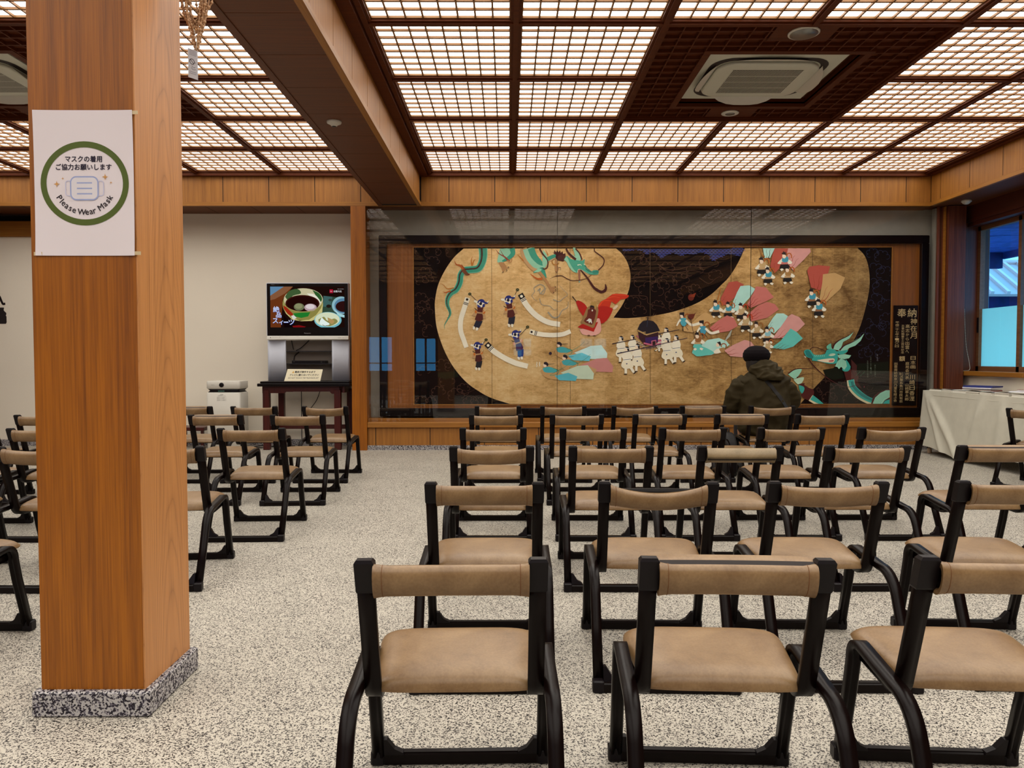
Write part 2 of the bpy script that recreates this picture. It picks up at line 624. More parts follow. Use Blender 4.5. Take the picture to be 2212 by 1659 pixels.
# fascia boards, rails and soffits that drop round the lit ceiling
def boards_x(m, x0, x1, y, z0, z1, first, step, mat, th=.02):
    m.box(x0, x1, y + .003, y + th, z0, z1, 'gap_dark')
    e = [x0] + [v for v in [first + step * k for k in range(-20, 25)] if x0 + .01 < v < x1 - .01] + [x1]
    for a, b in zip(e, e[1:]):
        m.box(a + .005, b - .005, y, y + .003, z0, z1, mat)
mb = MB()
boards_x(mb, -1.145, 5.55, YF, SOF + .05, 3.64, -.777, .6, 'wood_fascia')
boards_x(mb, -7.7, -1.69, YF, SOF + .05, 3.64, -1.93, .6, 'wood_fascia')
mb.box(-7.7, 5.55, YF - .012, YF + .03, SOF, SOF + .05, 'wood_rail_x')
mb.box(-1.145, 5.5, YF - .05, YF, 3.59, 3.64, 'wood_lattice_dim')
mb.box(-7.7, -1.69, YF - .05, YF, 3.59, 3.64, 'wood_lattice_dim')
struct(mb, 'trim_3')
mb = MB()
mb.box(5.553, 5.57, -4.6, YF, SOF + .05, 3.64, 'gap_dark')
y = 9.774
for k in range(24):
    a, b = 9.56 - .6 * k, 9.56 - .6 * k + .6
    mb.box(5.55, 5.553, a + .005, min(b, 9.774) - .005, SOF + .05, 3.64, 'wood_fascia_y')
mb.box(5.538, 5.58, -4.6, YF, SOF, SOF + .05, 'wood_rail_y')
struct(mb, 'trim_4')
mb = MB()
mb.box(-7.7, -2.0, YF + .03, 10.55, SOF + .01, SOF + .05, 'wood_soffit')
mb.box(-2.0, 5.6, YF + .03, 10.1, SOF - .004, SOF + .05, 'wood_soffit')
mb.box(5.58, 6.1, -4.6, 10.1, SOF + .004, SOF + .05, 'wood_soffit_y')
for k in range(12):
    mb.box(-7.6 + .6 * k, -7.596 + .6 * k, YF + .04, 10.34, SOF + .008, SOF + .02, 'gap_dark')
struct(mb, 'trim_5')

# the big boxed beam that runs from the pillar to the far wall
mb = MB()
bx0, bx1 = -1.69, -1.145
mb.box(bx0 + .004, bx1 - .006, -4.6, YF, SOF + .006, 3.74, 'gap_dark')
for k in range(26):
    b = 9.66 - .59 * k
    a = max(b - .59, -4.6)
    if b < -4.6:
        break
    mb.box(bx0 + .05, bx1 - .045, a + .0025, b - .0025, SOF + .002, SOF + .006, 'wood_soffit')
    mb.box(bx1 - .006, bx1 - .003, a + .004, b - .004, SOF + .05, 3.66, 'wood_fascia_y')
    mb.box(bx0 + .001, bx0 + .004, a + .0025, b - .0025, SOF + .05, 3.66, 'wood_fascia_y')
mb.box(bx1 - .045, bx1 + .006, -4.6, YF - .012, SOF - .004, SOF + .045, 'wood_rail_y')
mb.box(bx0 - .006, bx0 + .05, -4.6, YF - .012, SOF - .004, SOF + .045, 'wood_soffit_y')
struct(mb, 'trim_6')

# ribs of the lit ceiling
def ribs(xs, skip):
    m = MB()
    h = .040
    xa, xb = min(xs), max(xs)
    sx = sorted(xs)
    for i, x in enumerate(sx):
        segs = [(ROWS[-1], ROWS[0])]
        for (p, q, ya, yb) in skip:
            if p + .1 < x < q - .1:
                segs = [(ROWS[-1], ya), (yb, ROWS[0])]
        for a, b in segs:
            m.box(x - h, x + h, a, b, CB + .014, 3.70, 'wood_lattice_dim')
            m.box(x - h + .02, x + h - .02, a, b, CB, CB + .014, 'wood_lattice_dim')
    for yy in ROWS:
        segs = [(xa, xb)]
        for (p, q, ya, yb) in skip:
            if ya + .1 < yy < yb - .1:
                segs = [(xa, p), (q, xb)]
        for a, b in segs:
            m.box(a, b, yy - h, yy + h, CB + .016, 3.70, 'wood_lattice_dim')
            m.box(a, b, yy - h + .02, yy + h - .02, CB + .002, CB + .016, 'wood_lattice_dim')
    return m
RSKIP = (RX[2], RX[4], ROWS[4], ROWS[2])
LSKIP = (LX[4], LX[1], ROWS[4], ROWS[2])
m = ribs(RX, [RSKIP])
m.box(-1.148, RX[0] - .03, -4.5, YF, CB - .03, CB + .03, 'wood_lattice_dim')
m.box(RX[6] + .03, 5.552, -4.5, YF, CB - .02, CB + .03, 'wood_lattice_dim')
struct(m, 'trim_7')
m = ribs(LX, [LSKIP])
m.box(LX[0] + .03, -1.688, -4.5, YF, CB - .03, CB + .03, 'wood_lattice_dim')
m.box(-7.62, LX[5] - .03, -4.5, YF, CB - .02, CB + .03, 'wood_lattice_dim')
struct(m, 'trim_8')

# one backlit lattice panel, then its copies
IN = MOD / 2 - .036
def lattice(m, x0, x1, y0, y1, nx, ny, z0, z1, mat, keep=None, wx=.011, wy=.014):
    for i in range(nx + 1):
        x = x0 + (x1 - x0) * i / nx
        m.box(x - wx / 2, x + wx / 2, y0, y1, z0 - .001, z1, mat) if keep is None else keep(m, 'x', x)
    for j in range(ny + 1):
        y = y0 + (y1 - y0) * j / ny
        m.box(x0, x1, y - wy / 2, y + wy / 2, z0, z1, mat) if keep is None else keep(m, 'y', y)
def light_panel():
    t = thing('lattice_light_panel', 'backlit paper panel', 'ceiling light')
    m = MB()
    m.add([(-IN, -IN, .042), (IN, -IN, .042), (IN, IN, .042), (-IN, IN, .042)], [(3, 2, 1, 0)], 'ceiling_paper')
    m.build('paper_diffuser', t)
    m = MB()
    lattice(m, -IN + .006, IN - .006, -IN + .007, IN - .007, 8, 8, .024, .040, 'wood_lattice', None, .013, .018)
    m.build('lattice', t)
    return t
ORD = ['first', 'second', 'third', 'fourth', 'fifth', 'sixth', 'seventh']
proto = light_panel()
first = True
for bay, xs in (('R', sorted(RX)), ('L', sorted(LX)[::-1])):
    for r in range(len(ROWS) - 1):
        for c in range(len(xs) - 1):
            xc, yc = (xs[c] + xs[c + 1]) / 2, (ROWS[r] + ROWS[r + 1]) / 2
            sk = RSKIP if bay == 'R' else LSKIP
            if sk[0] < xc < sk[1] and sk[2] < yc < sk[3]:
                continue
            o = proto if first else copy_tree(proto)
            first = False
            o.location = (xc, yc, CB + .008)
            if r < 5:
                o['label'] = 'lit ceiling lattice %s of the beam, %s from it, %s row from the %s' % ('right' if bay == 'R' else 'left', ORD[c], ORD[r], 'mural' if bay == 'R' else 'television')
                o['group'] = 'lit lattice panels of the %s ceiling' % ('right' if bay == 'R' else 'left')
            else:
                o['label'] = 'lit lattice ceiling panel overhead, nearer than the air conditioner panels'
                o['group'] = 'lit lattice panels overhead'

# unlit lattice panels round the air conditioners
def dim_panel(name, label, x0, x1, y0, y1, hole, pads):
    t = thing(name, label, 'ceiling panel')
    m = MB()
    X0, X1, Y0, Y1 = x0 + .036, x1 - .036, y0 + .036, y1 - .036
    z0, z1 = CB + .034, CB + .060
    hx0, hx1, hy0, hy1 = hole
    for a, b, c, d in ((X0, hx0, Y0, Y1), (hx1, X1, Y0, Y1), (hx0, hx1, Y0, hy0), (hx0, hx1, hy1, Y1)):
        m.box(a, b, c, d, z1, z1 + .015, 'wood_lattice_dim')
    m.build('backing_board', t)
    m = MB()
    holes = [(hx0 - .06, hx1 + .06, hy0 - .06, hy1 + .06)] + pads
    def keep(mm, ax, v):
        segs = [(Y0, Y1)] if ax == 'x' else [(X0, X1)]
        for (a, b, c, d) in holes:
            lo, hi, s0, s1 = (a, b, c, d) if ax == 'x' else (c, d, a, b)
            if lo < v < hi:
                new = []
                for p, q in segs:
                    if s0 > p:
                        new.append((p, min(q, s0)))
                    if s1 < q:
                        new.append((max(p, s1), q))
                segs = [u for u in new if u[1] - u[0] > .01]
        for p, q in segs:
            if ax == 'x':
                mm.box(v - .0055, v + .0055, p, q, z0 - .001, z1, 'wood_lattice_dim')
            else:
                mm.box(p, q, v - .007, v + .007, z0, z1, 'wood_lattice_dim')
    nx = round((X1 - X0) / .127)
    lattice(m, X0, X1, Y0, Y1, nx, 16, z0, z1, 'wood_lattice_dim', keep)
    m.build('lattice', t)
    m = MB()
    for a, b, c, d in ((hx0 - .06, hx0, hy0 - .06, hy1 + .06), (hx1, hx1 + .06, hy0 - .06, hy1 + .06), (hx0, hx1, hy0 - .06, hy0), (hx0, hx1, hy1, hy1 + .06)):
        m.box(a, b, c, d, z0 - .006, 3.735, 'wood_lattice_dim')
    m.build('opening_frame', t)
    if pads:
        for (a, b, c, d) in pads:
            MB().box(a, b, c, d, z0 - .002, z1, 'wood_lattice_dim').build('mounting_board', t)
    return t
pc = 2.2
dim_panel('unlit_ceiling_lattice', 'dark unlit lattice panel around the right-hand air conditioner', RX[2], RX[4], ROWS[4], ROWS[2], (1.62, 2.86, 6.0, 7.23), [(1.98, 2.44, 5.46, 5.76), (1.98, 2.44, 7.29, 7.56)])
dim_panel('unlit_ceiling_lattice', 'dark unlit lattice panel around the left-hand air conditioner beside the pillar', LX[4], LX[1], ROWS[4], ROWS[2], (-5.2, -3.97, 6.0, 7.23), [(-4.8, -4.34, 7.29, 7.56)])

def rrect(hx, hy, r, n=6):
    p = []
    for sx, sy, a0 in ((1, 1, 0), (-1, 1, 90), (-1, -1, 180), (1, -1, 270)):
        for i in range(n + 1):
            a = math.radians(a0 + 90 * i / n)
            p.append((sx * (hx - r) + r * math.cos(a), sy * (hy - r) + r * math.sin(a)))
    return p
def aircon(label, x, y):
    z = 3.675
    t = thing('air_conditioner', label, 'air conditioner', (x, y, z))
    m = MB()
    m.box(-.575, .575, -.51, .51, .004, .03, 'ac_white')
    m.build('cover_plate', t)
    m = MB()
    o, i2 = rrect(.50, .45, .20), rrect(.44, .39, .15)
    n = len(o)
    m.add([(a, b, .002) for a, b in o] + [(a, b, .002) for a, b in i2], [(k, (k + 1) % n, n + (k + 1) % n, n + k) for k in range(n)], 'ac_dark')
    m.build('air_slot', t)
    m = MB()
    rings = [[(a, b, h) for a, b in rrect(p, q, r)] for p, q, r, h in ((.43, .38, .16, .004), (.435, .385, .16, -.018), (.42, .37, .15, -.028), (.34, .315, .05, -.028))]
    m.loft(rings, 'ac_white', True, True, True)
    m.build('face_panel', t)
    m = MB()
    m.box(-.30, .30, -.27, .27, -.0295, -.028, 'ac_dark')
    for k in range(46):
        xx = -.297 + .594 * k / 45
        m.box(xx - .0024, xx + .0024, -.27, .27, -.0306, -.0295, 'ac_white')
    for k in range(1, 4):
        yy = -.27 + .54 * k / 4
        m.box(-.30, .30, yy - .003, yy + .003, -.031, -.030, 'ac_white')
    m.build('grille', t)
    for k, (ang, tilt) in enumerate(((0, .25), (90, .9), (180, .9), (270, .5))):
        m = MB()
        ra = math.radians(ang)
        outer = []
        for j in range(9):
            u = j / 8 * 2 - 1
            outer.append((u * .30, -.0 - .085 * (1 - abs(u) ** 3)))
        def place(u, v, h):
            yy = -.405 + v * math.cos(tilt) * 1.0 if True else 0
            zz = -.004 + v * math.sin(tilt)
            px, py = u, yy * (1. if ang in (0, 180) else 1.1)
            return (px * math.cos(ra) - py * math.sin(ra), px * math.sin(ra) + py * math.cos(ra), zz + h)
        A = [place(u, v, .0) for u, v in outer]
        B = [place(u, v, -.004) for u, v in outer]
        nn = len(A)
        m.add(A + B, [tuple(range(nn)), tuple(range(nn, 2 * nn))[::-1]] + [(j, (j + 1) % nn, nn + (j + 1) % nn, nn + j) for j in range(nn)], 'white_plastic')
        m.build('louver', t)
    return t
aircon('white cassette air conditioner in the dark panel of the right-hand ceiling', 2.20, 6.60)
aircon('white cassette air conditioner at the left edge, partly behind the pillar', -4.62, 6.60)

def disc(name, label, cat, x, y, z, r, prof, mat, inner=None):
    m = MB().lathe([(r * a, z + h) for a, h in prof], (x, y, 0), mat, 28)
    t = thing(name, label, cat)
    m.build('housing', t)
    if inner:
        MB().lathe([(1e-4, z - inner[2]), (r * inner[0], z - inner[2]), (r * inner[0], z - inner[2] + .004), (1e-4, z - inner[2] + .004)], (x, y, 0), inner[1], 28).build(inner[3], t)
    return t
zz = CB + .032
flat = [(1e-4, 0), (.9, 0), (1, .004), (1, .012), (1e-4, .012)]
disc('ceiling_speaker', 'round grey ceiling speaker in front of the right-hand air conditioner', 'speaker', 2.21, 5.61, zz - .012, .115, flat, 'white_plastic', (.88, 'metal_grey', .001, 'mesh_cover'))
disc('ceiling_vent', 'small round ceiling fitting between the right-hand air conditioner and the mural', 'ceiling fitting', 2.20, 7.42, zz - .012, .085, flat, 'white_plastic', (.55, 'metal_grey', .001, 'centre_plate'))
disc('ceiling_vent', 'small round ceiling fitting beside the pillar, behind the left-hand air conditioner', 'ceiling fitting', -4.60, 7.42, zz - .012, .085, flat, 'white_plastic', (.55, 'metal_grey', .001, 'centre_plate'))
dome = [(1e-4, -.045), (.35, -.045), (.5, -.032), (.62, -.028), (.95, -.018), (1, -.01), (1, 0), (1e-4, 0)]
disc('smoke_detector', 'white smoke detector under the big boxed beam', 'smoke detector', -1.465, 6.31, SOF + .004, .062, dome, 'white_plastic', (.33, 'black_plastic', .0455, 'sensor_window'))
disc('motion_sensor', 'small white dome sensor on the soffit above the window', 'sensor', 5.80, 9.42, SOF + .004, .06, [(1e-4, -.055), (.4, -.052), (.7, -.04), (.8, -.028), (1, -.024), (1, 0), (1e-4, 0)], 'white_plastic')

# ------------------------------------------------------------------ mural case: posts, sill, glass
mb = MB()
mb.box(-2.06, -1.866, YF - .03, 10.36, 0, SOF - .006, 'wood_column')
struct(mb, 'trim_9')
mb = MB()
mb.box(5.76, 5.985, YF - .06, 10.0, 0, SOF - .006, 'wood_pillar')
mb.box(5.985, 6.08, 9.88, 10.1, 0, SOF, 'wood_pillar')
mb.box(5.735, 5.752, YF - .01, YF + .03, .37, SOF - .006, 'wood_rail_y')
mb.box(5.655, 5.68, YF + .01, YF + .04, .37, SOF - .006, 'wood_pillar')
mb.box(5.72, 5.76, YF + .03, YF + .2, 0, SOF - .006, 'wood_pillar')
mb.box(5.68, 5.73, YF + .12, YF + .2, .37, SOF - .006, 'case_wall')
struct(mb, 'trim_10')
mb = MB()
boards_x(mb, -1.866, 5.76, YF + .02, .062, .305, -1.04, .72, 'wood_fascia')
mb.cbox(-1.866, 5.76, YF - .02, 10.04, .30, .369, .006, 'wood_rail_x')
mb.box(-1.866, 5.655, 9.86, 10.04, .369, .415, 'wood_rail_x')
struct(mb, 'trim_11')
struct(MB().box(-2.0, 6.08, YF, YF + .05, 0, .062, 'granite_base'), 'baseboard_back')
struct(MB().box(-7.7, -2.06, 10.325, 10.36, 0, .085, 'granite_base'), 'baseboard_left')
mb = MB()
for a, b in ((-1.864, .6435), (.6465, 3.1975), (3.2005, 5.66)):
    mb.add([(a, YF + .026, .37), (b, YF + .026, .37), (b, YF + .026, 3.205), (a, YF + .026, 3.205)], [(0, 1, 2, 3)], 'clear_glass')
for x in (.645, 3.199):
    mb.box(x - .0025, x + .0025, YF + .022, YF + .03, .37, 3.2, 'black_plastic')
struct(mb, 'window_2')

# ------------------------------------------------------------------ wooden pillar
P = thing('wooden_pillar', 'big square cedar pillar on a granite base with a mask notice on it', 'pillar', (-1.42, 2.678, 0))
m = MB()
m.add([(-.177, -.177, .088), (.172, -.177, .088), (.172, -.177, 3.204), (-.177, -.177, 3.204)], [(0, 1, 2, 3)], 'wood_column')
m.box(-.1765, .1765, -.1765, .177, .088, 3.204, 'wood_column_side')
o = m.build('shaft', P)
MB().cbox(-.2, .2, -.2, .2, 0, .088, .006, 'granite_base').build('granite_base', P)

def px_map(x0, z0, sx, sz, y):
    return lambda u, v: (x0 + u * sx, y, z0 - v * sz)
poster = thing('mask_notice', 'white paper notice asking to wear a mask, taped to the front of the pillar', 'notice', (0, 0, 0))
NX0, NX1, NZ0, NZ1 = -1.580, -1.249, 1.563, 2.044
m = MB()
n = 10
vs, fs = [], []
for i in range(n + 1):
    for j in range(n + 1):
        u, v = i / n, j / n
        curl = .004 * (abs(2 * u - 1) ** 4) * (abs(2 * v - 1) ** 3) + .0015
        vs.append((NX0 + (NX1 - NX0) * u, 2.4995 - curl, NZ0 + (NZ1 - NZ0) * v))
for i in range(n):
    for j in range(n):
        a = i * (n + 1) + j
        fs.append((a, a + n + 1, a + n + 2, a + 1))
m.add(vs, fs, plain('notice_paper', '#dcd2d6', .7), True)
m.build('paper', poster)
m = MB()
A = Art(px_map(NX0, NZ1, (NX1 - NX0) / 614, (NZ1 - NZ0) / 868, 2.4975), (0, -1, 0), m, 1e-5, .0003).frame(-207, -660, 1)
A.ring(518, 1096, 254, 233, 36, '#4e5c20', n=64)
m.build('green_ring', poster)
m = MB()
A.mb = m
A.text('マスクの着用', 514, 950, 37, '#1a0f2a', 226, .012)
A.text('ご協力お願いします', 514, 998, 37, '#1a0f2a', 342, .012)
msg = 'Please Wear Mask'
wd = [(.28 if ch in 'l' else .3 if ch == ' ' else .85 if ch in 'WM' else .66 if ch == 'P' else .38 if ch == 'r' else .53) for ch in msg]
tot = sum(wd)
acc = 0
for ch, q in zip(msg, wd):
    f = (acc + q / 2) / tot
    acc += q
    a = math.radians(153 - 126 * f) if True else 0
    cx, cy, R = 516, 1085, 182
    x, y = cx + R * math.cos(a) * 1.0, cy + R * math.sin(a) * 1.0
    if ch != ' ':
        hh = 34 if ch in 'PlWMk' else 25
        off = 0 if ch in 'PlWMk' else 4.5
        A.text(ch, x + off * math.cos(a), y + off * math.sin(a), hh, '#241820', None, .012, math.pi / 2 - (math.pi - a) if False else a - math.pi / 2)
m.build('lettering', poster)
m = MB()
A.mb = m
def rr(cx, cy, hx, hy, r, wdt, c):
    o = rrect(hx, hy, r, 8)
    A.stroke([(cx + a, cy + b) for a, b in o + [o[0]]], wdt, c, n=1)
rr(418, 1125, 18, 44, 14, 5, '#c3c2dc')
rr(616, 1125, 18, 44, 14, 5, '#c3c2dc')
A.poly([(516 + a, 1125 + b) for a, b in rrect(84, 68, 34, 8)], '#d9d3d8')
rr(516, 1125, 84, 68, 34, 8, '#98a2cc')
for yy in (1093, 1126, 1158):
    A.stroke([(470, yy), (564, yy)], 8, '#98a2cc')
def spark(x, y, r):
    p = []
    for k in range(8):
        a = math.pi / 4 * k
        q = r if k % 2 == 0 else r * .3
        p.append((x + q * math.sin(a), y - q * math.cos(a)))
    A.poly(p, '#c58f4c')
spark(346, 1100, 20); spark(645, 1057, 20); spark(384, 1067, 9); spark(681, 1091, 9)
m.build('mask_picture', poster)
for x, z in ((NX1 + .004, NZ1 - .008), (NX1 + .006, NZ0 + .008), (NX0 + .008, NZ0 + .006)):
    tp = MB().box(x - .014, x + .014, 2.4955, 2.4965, z - .006, z + .006, plain('tape', '#c9b48e', .25))
    tp.build('tape', poster)

# bundle of beaded cords hung on a hook beside the pillar, with a caution tag
random.seed(5)
B = thing('cord_bundle', 'tangle of beige beaded blind cords with a tag, hung high beside the pillar', 'cords')
cx, cy, ztop = -1.148, 2.76, 2.61
plain('cord_beige', '#b58c66', .6)
m = MB()
m.tube([(-1.244, cy, 2.70), (-1.2, cy, 2.705), (cx, cy, 2.70), (cx + .005, cy, 2.66), (cx - .005, cy, 2.61)], .004, 'metal_grey')
m.build('hook', B)
loops = []
for k in range(11):
    ph = random.uniform(0, 6.28)
    rad = random.uniform(.025, .062)
    zb = random.choice([2.45, 2.41, 2.37, 2.35, 2.47, 2.43])
    dx, dy = math.cos(ph) * rad, math.sin(ph) * rad * .5
    zm = (ztop + zb) / 2
    loops.append([(cx, cy, ztop), (cx + dx, cy + dy, zm + random.uniform(0, .06)), (cx + dx * .7, cy + dy, zm - .06), (cx + dx * .15, cy, zb), (cx - dx * .4, cy - dy, zm - .05), (cx - dx * .8, cy - dy, zm + random.uniform(.0, .06)), (cx, cy, ztop)])
loops.append([(cx, cy, ztop), (cx + .062, cy, 2.59), (cx + .066, cy, 2.525), (cx + .045, cy, 2.498), (cx + .025, cy, 2.53), (cx, cy, ztop)])
loops.append([(cx, cy, ztop), (cx + .04, cy, 2.56), (cx + .042, cy, 2.49), (cx + .03, cy, 2.44), (cx + .01, cy, 2.50), (cx, cy, ztop)])
for L in loops:
    m = MB()
    pts = catmull(L, 8)
    m.tube(pts, .0026, 'cord_beige', 5)
    acc = 0
    for a, b in zip(pts, pts[1:]):
        acc += (b - a).length
        if acc > .017:
            acc = 0
            m.sphere(b, .0058, 'cord_beige', 7, 5)
    m.build('beaded_cord', B)
m = MB()
m.tube(catmull([(cx, cy - .01, 2.42), (cx + .012, cy - .012, 2.38), (cx + .008, cy - .012, 2.345)], 5), .0012, 'white_plastic', 5)
a = .35
def tagpt(u, v):
    return (cx - .002 + u * math.cos(a), cy - .014 + u * math.sin(a) * .8, 2.345 - v + u * -.25)
m.add([tagpt(-.017, 0), tagpt(.017, 0), tagpt(.017, .105), tagpt(-.017, .105)], [(3, 2, 1, 0)], plain('tag_paper', '#b9b8be', .5))
m.build('caution_tag', B)
m = MB()
A = Art(lambda u, v: tagpt(u, v), (0, -1, 0), m, 1e-5, .0003)
A.ring(-.003, .045, .008, .0095, .0022, '#241820', n=20)
A.stroke([(-.0085, .039), (.0025, .051)], .002, '#241820')
A.text('Z', .009, .046, .005, '#241820')
A.stroke([(-.004, .06), (.002, .066), (.008, .062)], .0012, '#241820')
A.stroke([(-.006, .066), (.0, .073), (.01, .07)], .0012, '#241820')
for k in range(4):
    A.stroke([(-.012, .006 + .005 * k), (.012, .006 + .005 * k)], .0012, '#57505a')
for k in range(2):
    A.stroke([(-.012, .082 + .006 * k), (.012, .082 + .006 * k)], .0012, '#57505a')
m.build('tag_print', B)
# ------------------------------------------------------------------ television corner
t = thing('television_table', 'dark red wooden table with a black top carrying the television', 'table', (0, 0, 0))
TX0, TX1, TY0, TY1 = -3.28, -2.10, 9.80, 10.25
MB().cbox(TX0, TX1, TY0 - .02, TY1, .885, .912, .006, 'black_lacquer').cbox(TX0 - .03, TX1 + .01, TY0 - .05, TY1, .845, .885, .006, 'black_lacquer').build('table_top', t)
m = MB()
for y in (TY0 + .01, TY1 - .06):
    pts = [(TX0 + .08, .845), (TX1 - .04, .845), (TX1 - .04, .79), (TX1 - .28, .79), (TX1 - .31, .815), (TX0 + .33, .815), (TX0 + .30, .79), (TX0 + .08, .79)] if False else [(TX0 + .02, .845), (TX1 - .14, .845), (TX1 - .14, .745), (TX1 - .24, .745), (TX1 - .27, .775), (TX0 + .34, .775), (TX0 + .31, .755), (TX0 + .02, .755)]
    q = [Vector((a, b, 0)) for a, b in pts]
    nn = len(pts)
    tr = tessellate_polygon([q])
    m.add([(a, y, b) for a, b in pts] + [(a, y + .025, b) for a, b in pts], list(tr) + [tuple(nn + i for i in f)[::-1] for f in tr] + [(i, (i + 1) % nn, nn + (i + 1) % nn, nn + i) for i in range(nn)], 'wood_red')
m.box(TX0 + .02, TX0 + .045, TY0 + .02, TY1 - .02, .76, .845, 'wood_red')
m.box(TX1 - .10, TX1 - .075, TY0 + .02, TY1 - .02, .76, .845, 'wood_red')
m.build('apron', t)
for x in (TX0 + .025, TX1 - .21):
    MB().cbox(x, x + .085, TY0, TY0 + .08, 0, .80, .004, 'wood_red').build('leg', t)
for x in (TX0 + .12, TX1 - .12):
    MB().cbox(x, x + .075, TY1 - .09, TY1 - .01, 0, .80, .004, 'wood_red').build('leg', t)
MB().box(TX0 + .06, TX1 - .1, TY1 - .13, TY1 - .10, .25, .31, 'wood_red').box(TX0 + .05, TX0 + .08, TY0 + .02, TY1 - .02, .25, .30, 'wood_red').build('stretcher', t)

t = thing('television_stand', 'silver television stand with curved side panels and glass shelves', 'television stand')
SY = 10.0
for a, b in ((-3.243, -2.995), (-2.375, -2.143)):
    m = MB()
    rings = []
    for k in range(9):
        u = k / 8
        x = a + (b - a) * u
        y = SY - .02 + .03 * math.cos((u - (.3 if a < -3 else .7)) * 2.2)
        rings.append([(x, y, .913), (x, y, 1.462), (x, y + .02, 1.462), (x, y + .02, .913)])
    m.loft(rings, 'silver')
    m.build('side_panel', t)
for z in (1.135, 1.305):
    MB().box(-3.02, -2.36, SY + .02, SY + .22, z, z + .012, plain('shelf_glass', (.03, .03, .035), .05)).build('glass_shelf', t)
MB().box(-3.10, -2.30, SY + .16, SY + .2, .913, 1.46, plain('stand_back', '#8c8278', .7)).build('rear_panel', t)
t = thing('video_player', 'slim black video player on the lower glass shelf under the television', 'video player')
MB().cbox(-2.93, -2.47, SY + .03, SY + .15, 1.148, 1.185, .003, 'black_plastic').build('case', t)
m = MB()
A = Art(lambda u, v: (-2.7 + u, SY + .03, 1.165 - v), (0, -1, 0), m)
A.text('DVD', -.2, -.004, .006, '#8a8a88').ring(.17, .0, .007, .007, .002, '#5a5a5a')
m.build('front_markings', t)
for lab, P_, r_ in (('black cable hanging straight down behind the left of the television stand', [(-2.96, SY + .13, 1.46), (-2.94, SY + .13, 1.36), (-2.93, SY + .13, 1.335)], .006),
                   ('black cable slanting down from under the television to the upper glass shelf', [(-2.72, SY + .13, 1.46), (-2.83, SY + .13, 1.36), (-2.9, SY + .13, 1.322)], .006),
                   ('black cable looping below the upper glass shelf down to the video player', [(-2.86, SY + .14, 1.30), (-2.92, SY + .14, 1.25), (-2.93, SY + .13, 1.19)], .006),
                   ('black cable hanging straight down the wall under the television table', [(-2.88, 10.3, .83), (-2.88, 10.3, .4), (-2.88, 10.3, .05)], .006),
                   ('black cable slanting across the wall under the television table', [(-2.61, 10.31, .80), (-2.68, 10.31, .62), (-2.82, 10.31, .44), (-2.87, 10.31, .32)], .005),
                   ('black cable lying in coils on the floor between the air purifier and the television table', [(-2.95, 10.2, .008), (-3.2, 10.1, .008), (-3.38, 10.24, .008), (-3.48, 10.12, .008), (-3.33, 10.0, .008), (-3.2, 10.15, .014)], .006)):
    m = MB()
    m.tube(catmull(P_, 6), r_, 'black_plastic', 6)
    tag(m.build('cable'), lab, 'cable')

t = thing('television', 'flat television with a silver frame showing a bowl of red bean soup', 'television')
MB().cbox(-3.246, -2.143, SY - .03, SY + .06, 1.515, 2.228, .008, 'silver').build('casing', t)
MB().cbox(-3.235, -2.152, SY - .036, SY - .02, 1.518, 2.218, .004, 'black_lacquer').build('bezel', t)
MB().cbox(-3.243, -2.143, SY - .045, SY + .05, 1.466, 1.517, .006, plain('silver_trim', '#e4e2da', .4, .0)).build('speaker_strip', t)
m = MB()
# screen picture; picture coordinates are those of a 654 x 358 screen
A = Art(lambda u, v: (-3.189 + u * .991 / 650, SY - .0362, 2.176 - v * .545 / 358), (0, -1, 0), m, 1.2e-5, .0003, .9)
A.poly([(0, 0), (650, 0), (650, 358), (0, 358)], '#1c0c08')
A.poly([(0, 0), (200, 0), (110, 110), (90, 358), (0, 358)], '#6a3416')
A.poly([(0, 0), (120, 0), (60, 40), (0, 80)], '#5f87a8')
A.poly([(0, 80), (60, 40), (120, 0), (200, 0), (130, 60), (40, 110), (0, 120)], '#85573a')
A.poly([(110, 240), (190, 330), (310, 358), (120, 358)], '#0e0406')
A.poly([(190, 345), (250, 338), (310, 352), (300, 358), (200, 358)], '#7a0e12')
A.poly([(465, 80), (600, 95), (640, 150), (560, 240), (450, 230)], '#31483a')
A.poly([(470, 82), (545, 90), (530, 180), (460, 175)], '#3f6260')
A.ell(525, 118, 16, 11, '#33403a').ell(512, 172, 22, 15, '#241a14')
A.ell(285, 155, 178, 140, '#8c8444', 40)
A.poly([(108, 130), (125, 210), (180, 270), (260, 300), (340, 290), (400, 250), (445, 190), (462, 140), (455, 225), (420, 275), (360, 302), (270, 304), (190, 290), (135, 235)], '#c9bf7e')
A.poly([(112, 165), (140, 180), (175, 215), (200, 240), (190, 262), (150, 240), (122, 200)], '#9c2a14')
A.poly([(200, 235), (270, 228), (350, 225), (330, 262), (270, 275), (215, 262)], '#1f7a2c')
A.poly([(180, 258), (205, 250), (230, 275), (200, 290)], '#d8d8d0')
A.ell(290, 115, 172, 100, '#c8c09a', 40)
A.poly([(130, 90), (165, 40), (240, 20), (270, 60), (200, 80), (160, 120)], '#3f5a34', 3)
A.poly([(370, 30), (430, 60), (455, 110), (430, 140), (400, 80)], '#2c5a2a', 3)
A.poly([(320, 60), (390, 70), (440, 130), (430, 145), (370, 100)], '#e6e4d2', 3)
A.ell(282, 148, 150, 74, '#3a140e', 40)
A.ell(282, 150, 138, 66, '#220806', 40)
A.ell(252, 178, 46, 33, '#6c7050', 24).ell(248, 172, 34, 23, '#8a8c66', 20)
A.ell(352, 183, 54, 33, '#b9a0a6', 24).ell(350, 176, 40, 21, '#ddd0d2', 20)
A.ring(285, 118, 176, 103, 5, '#a39a5c', 10, 170, 30)
A.ell(622, 165, 82, 78, '#8ebac6', 32)
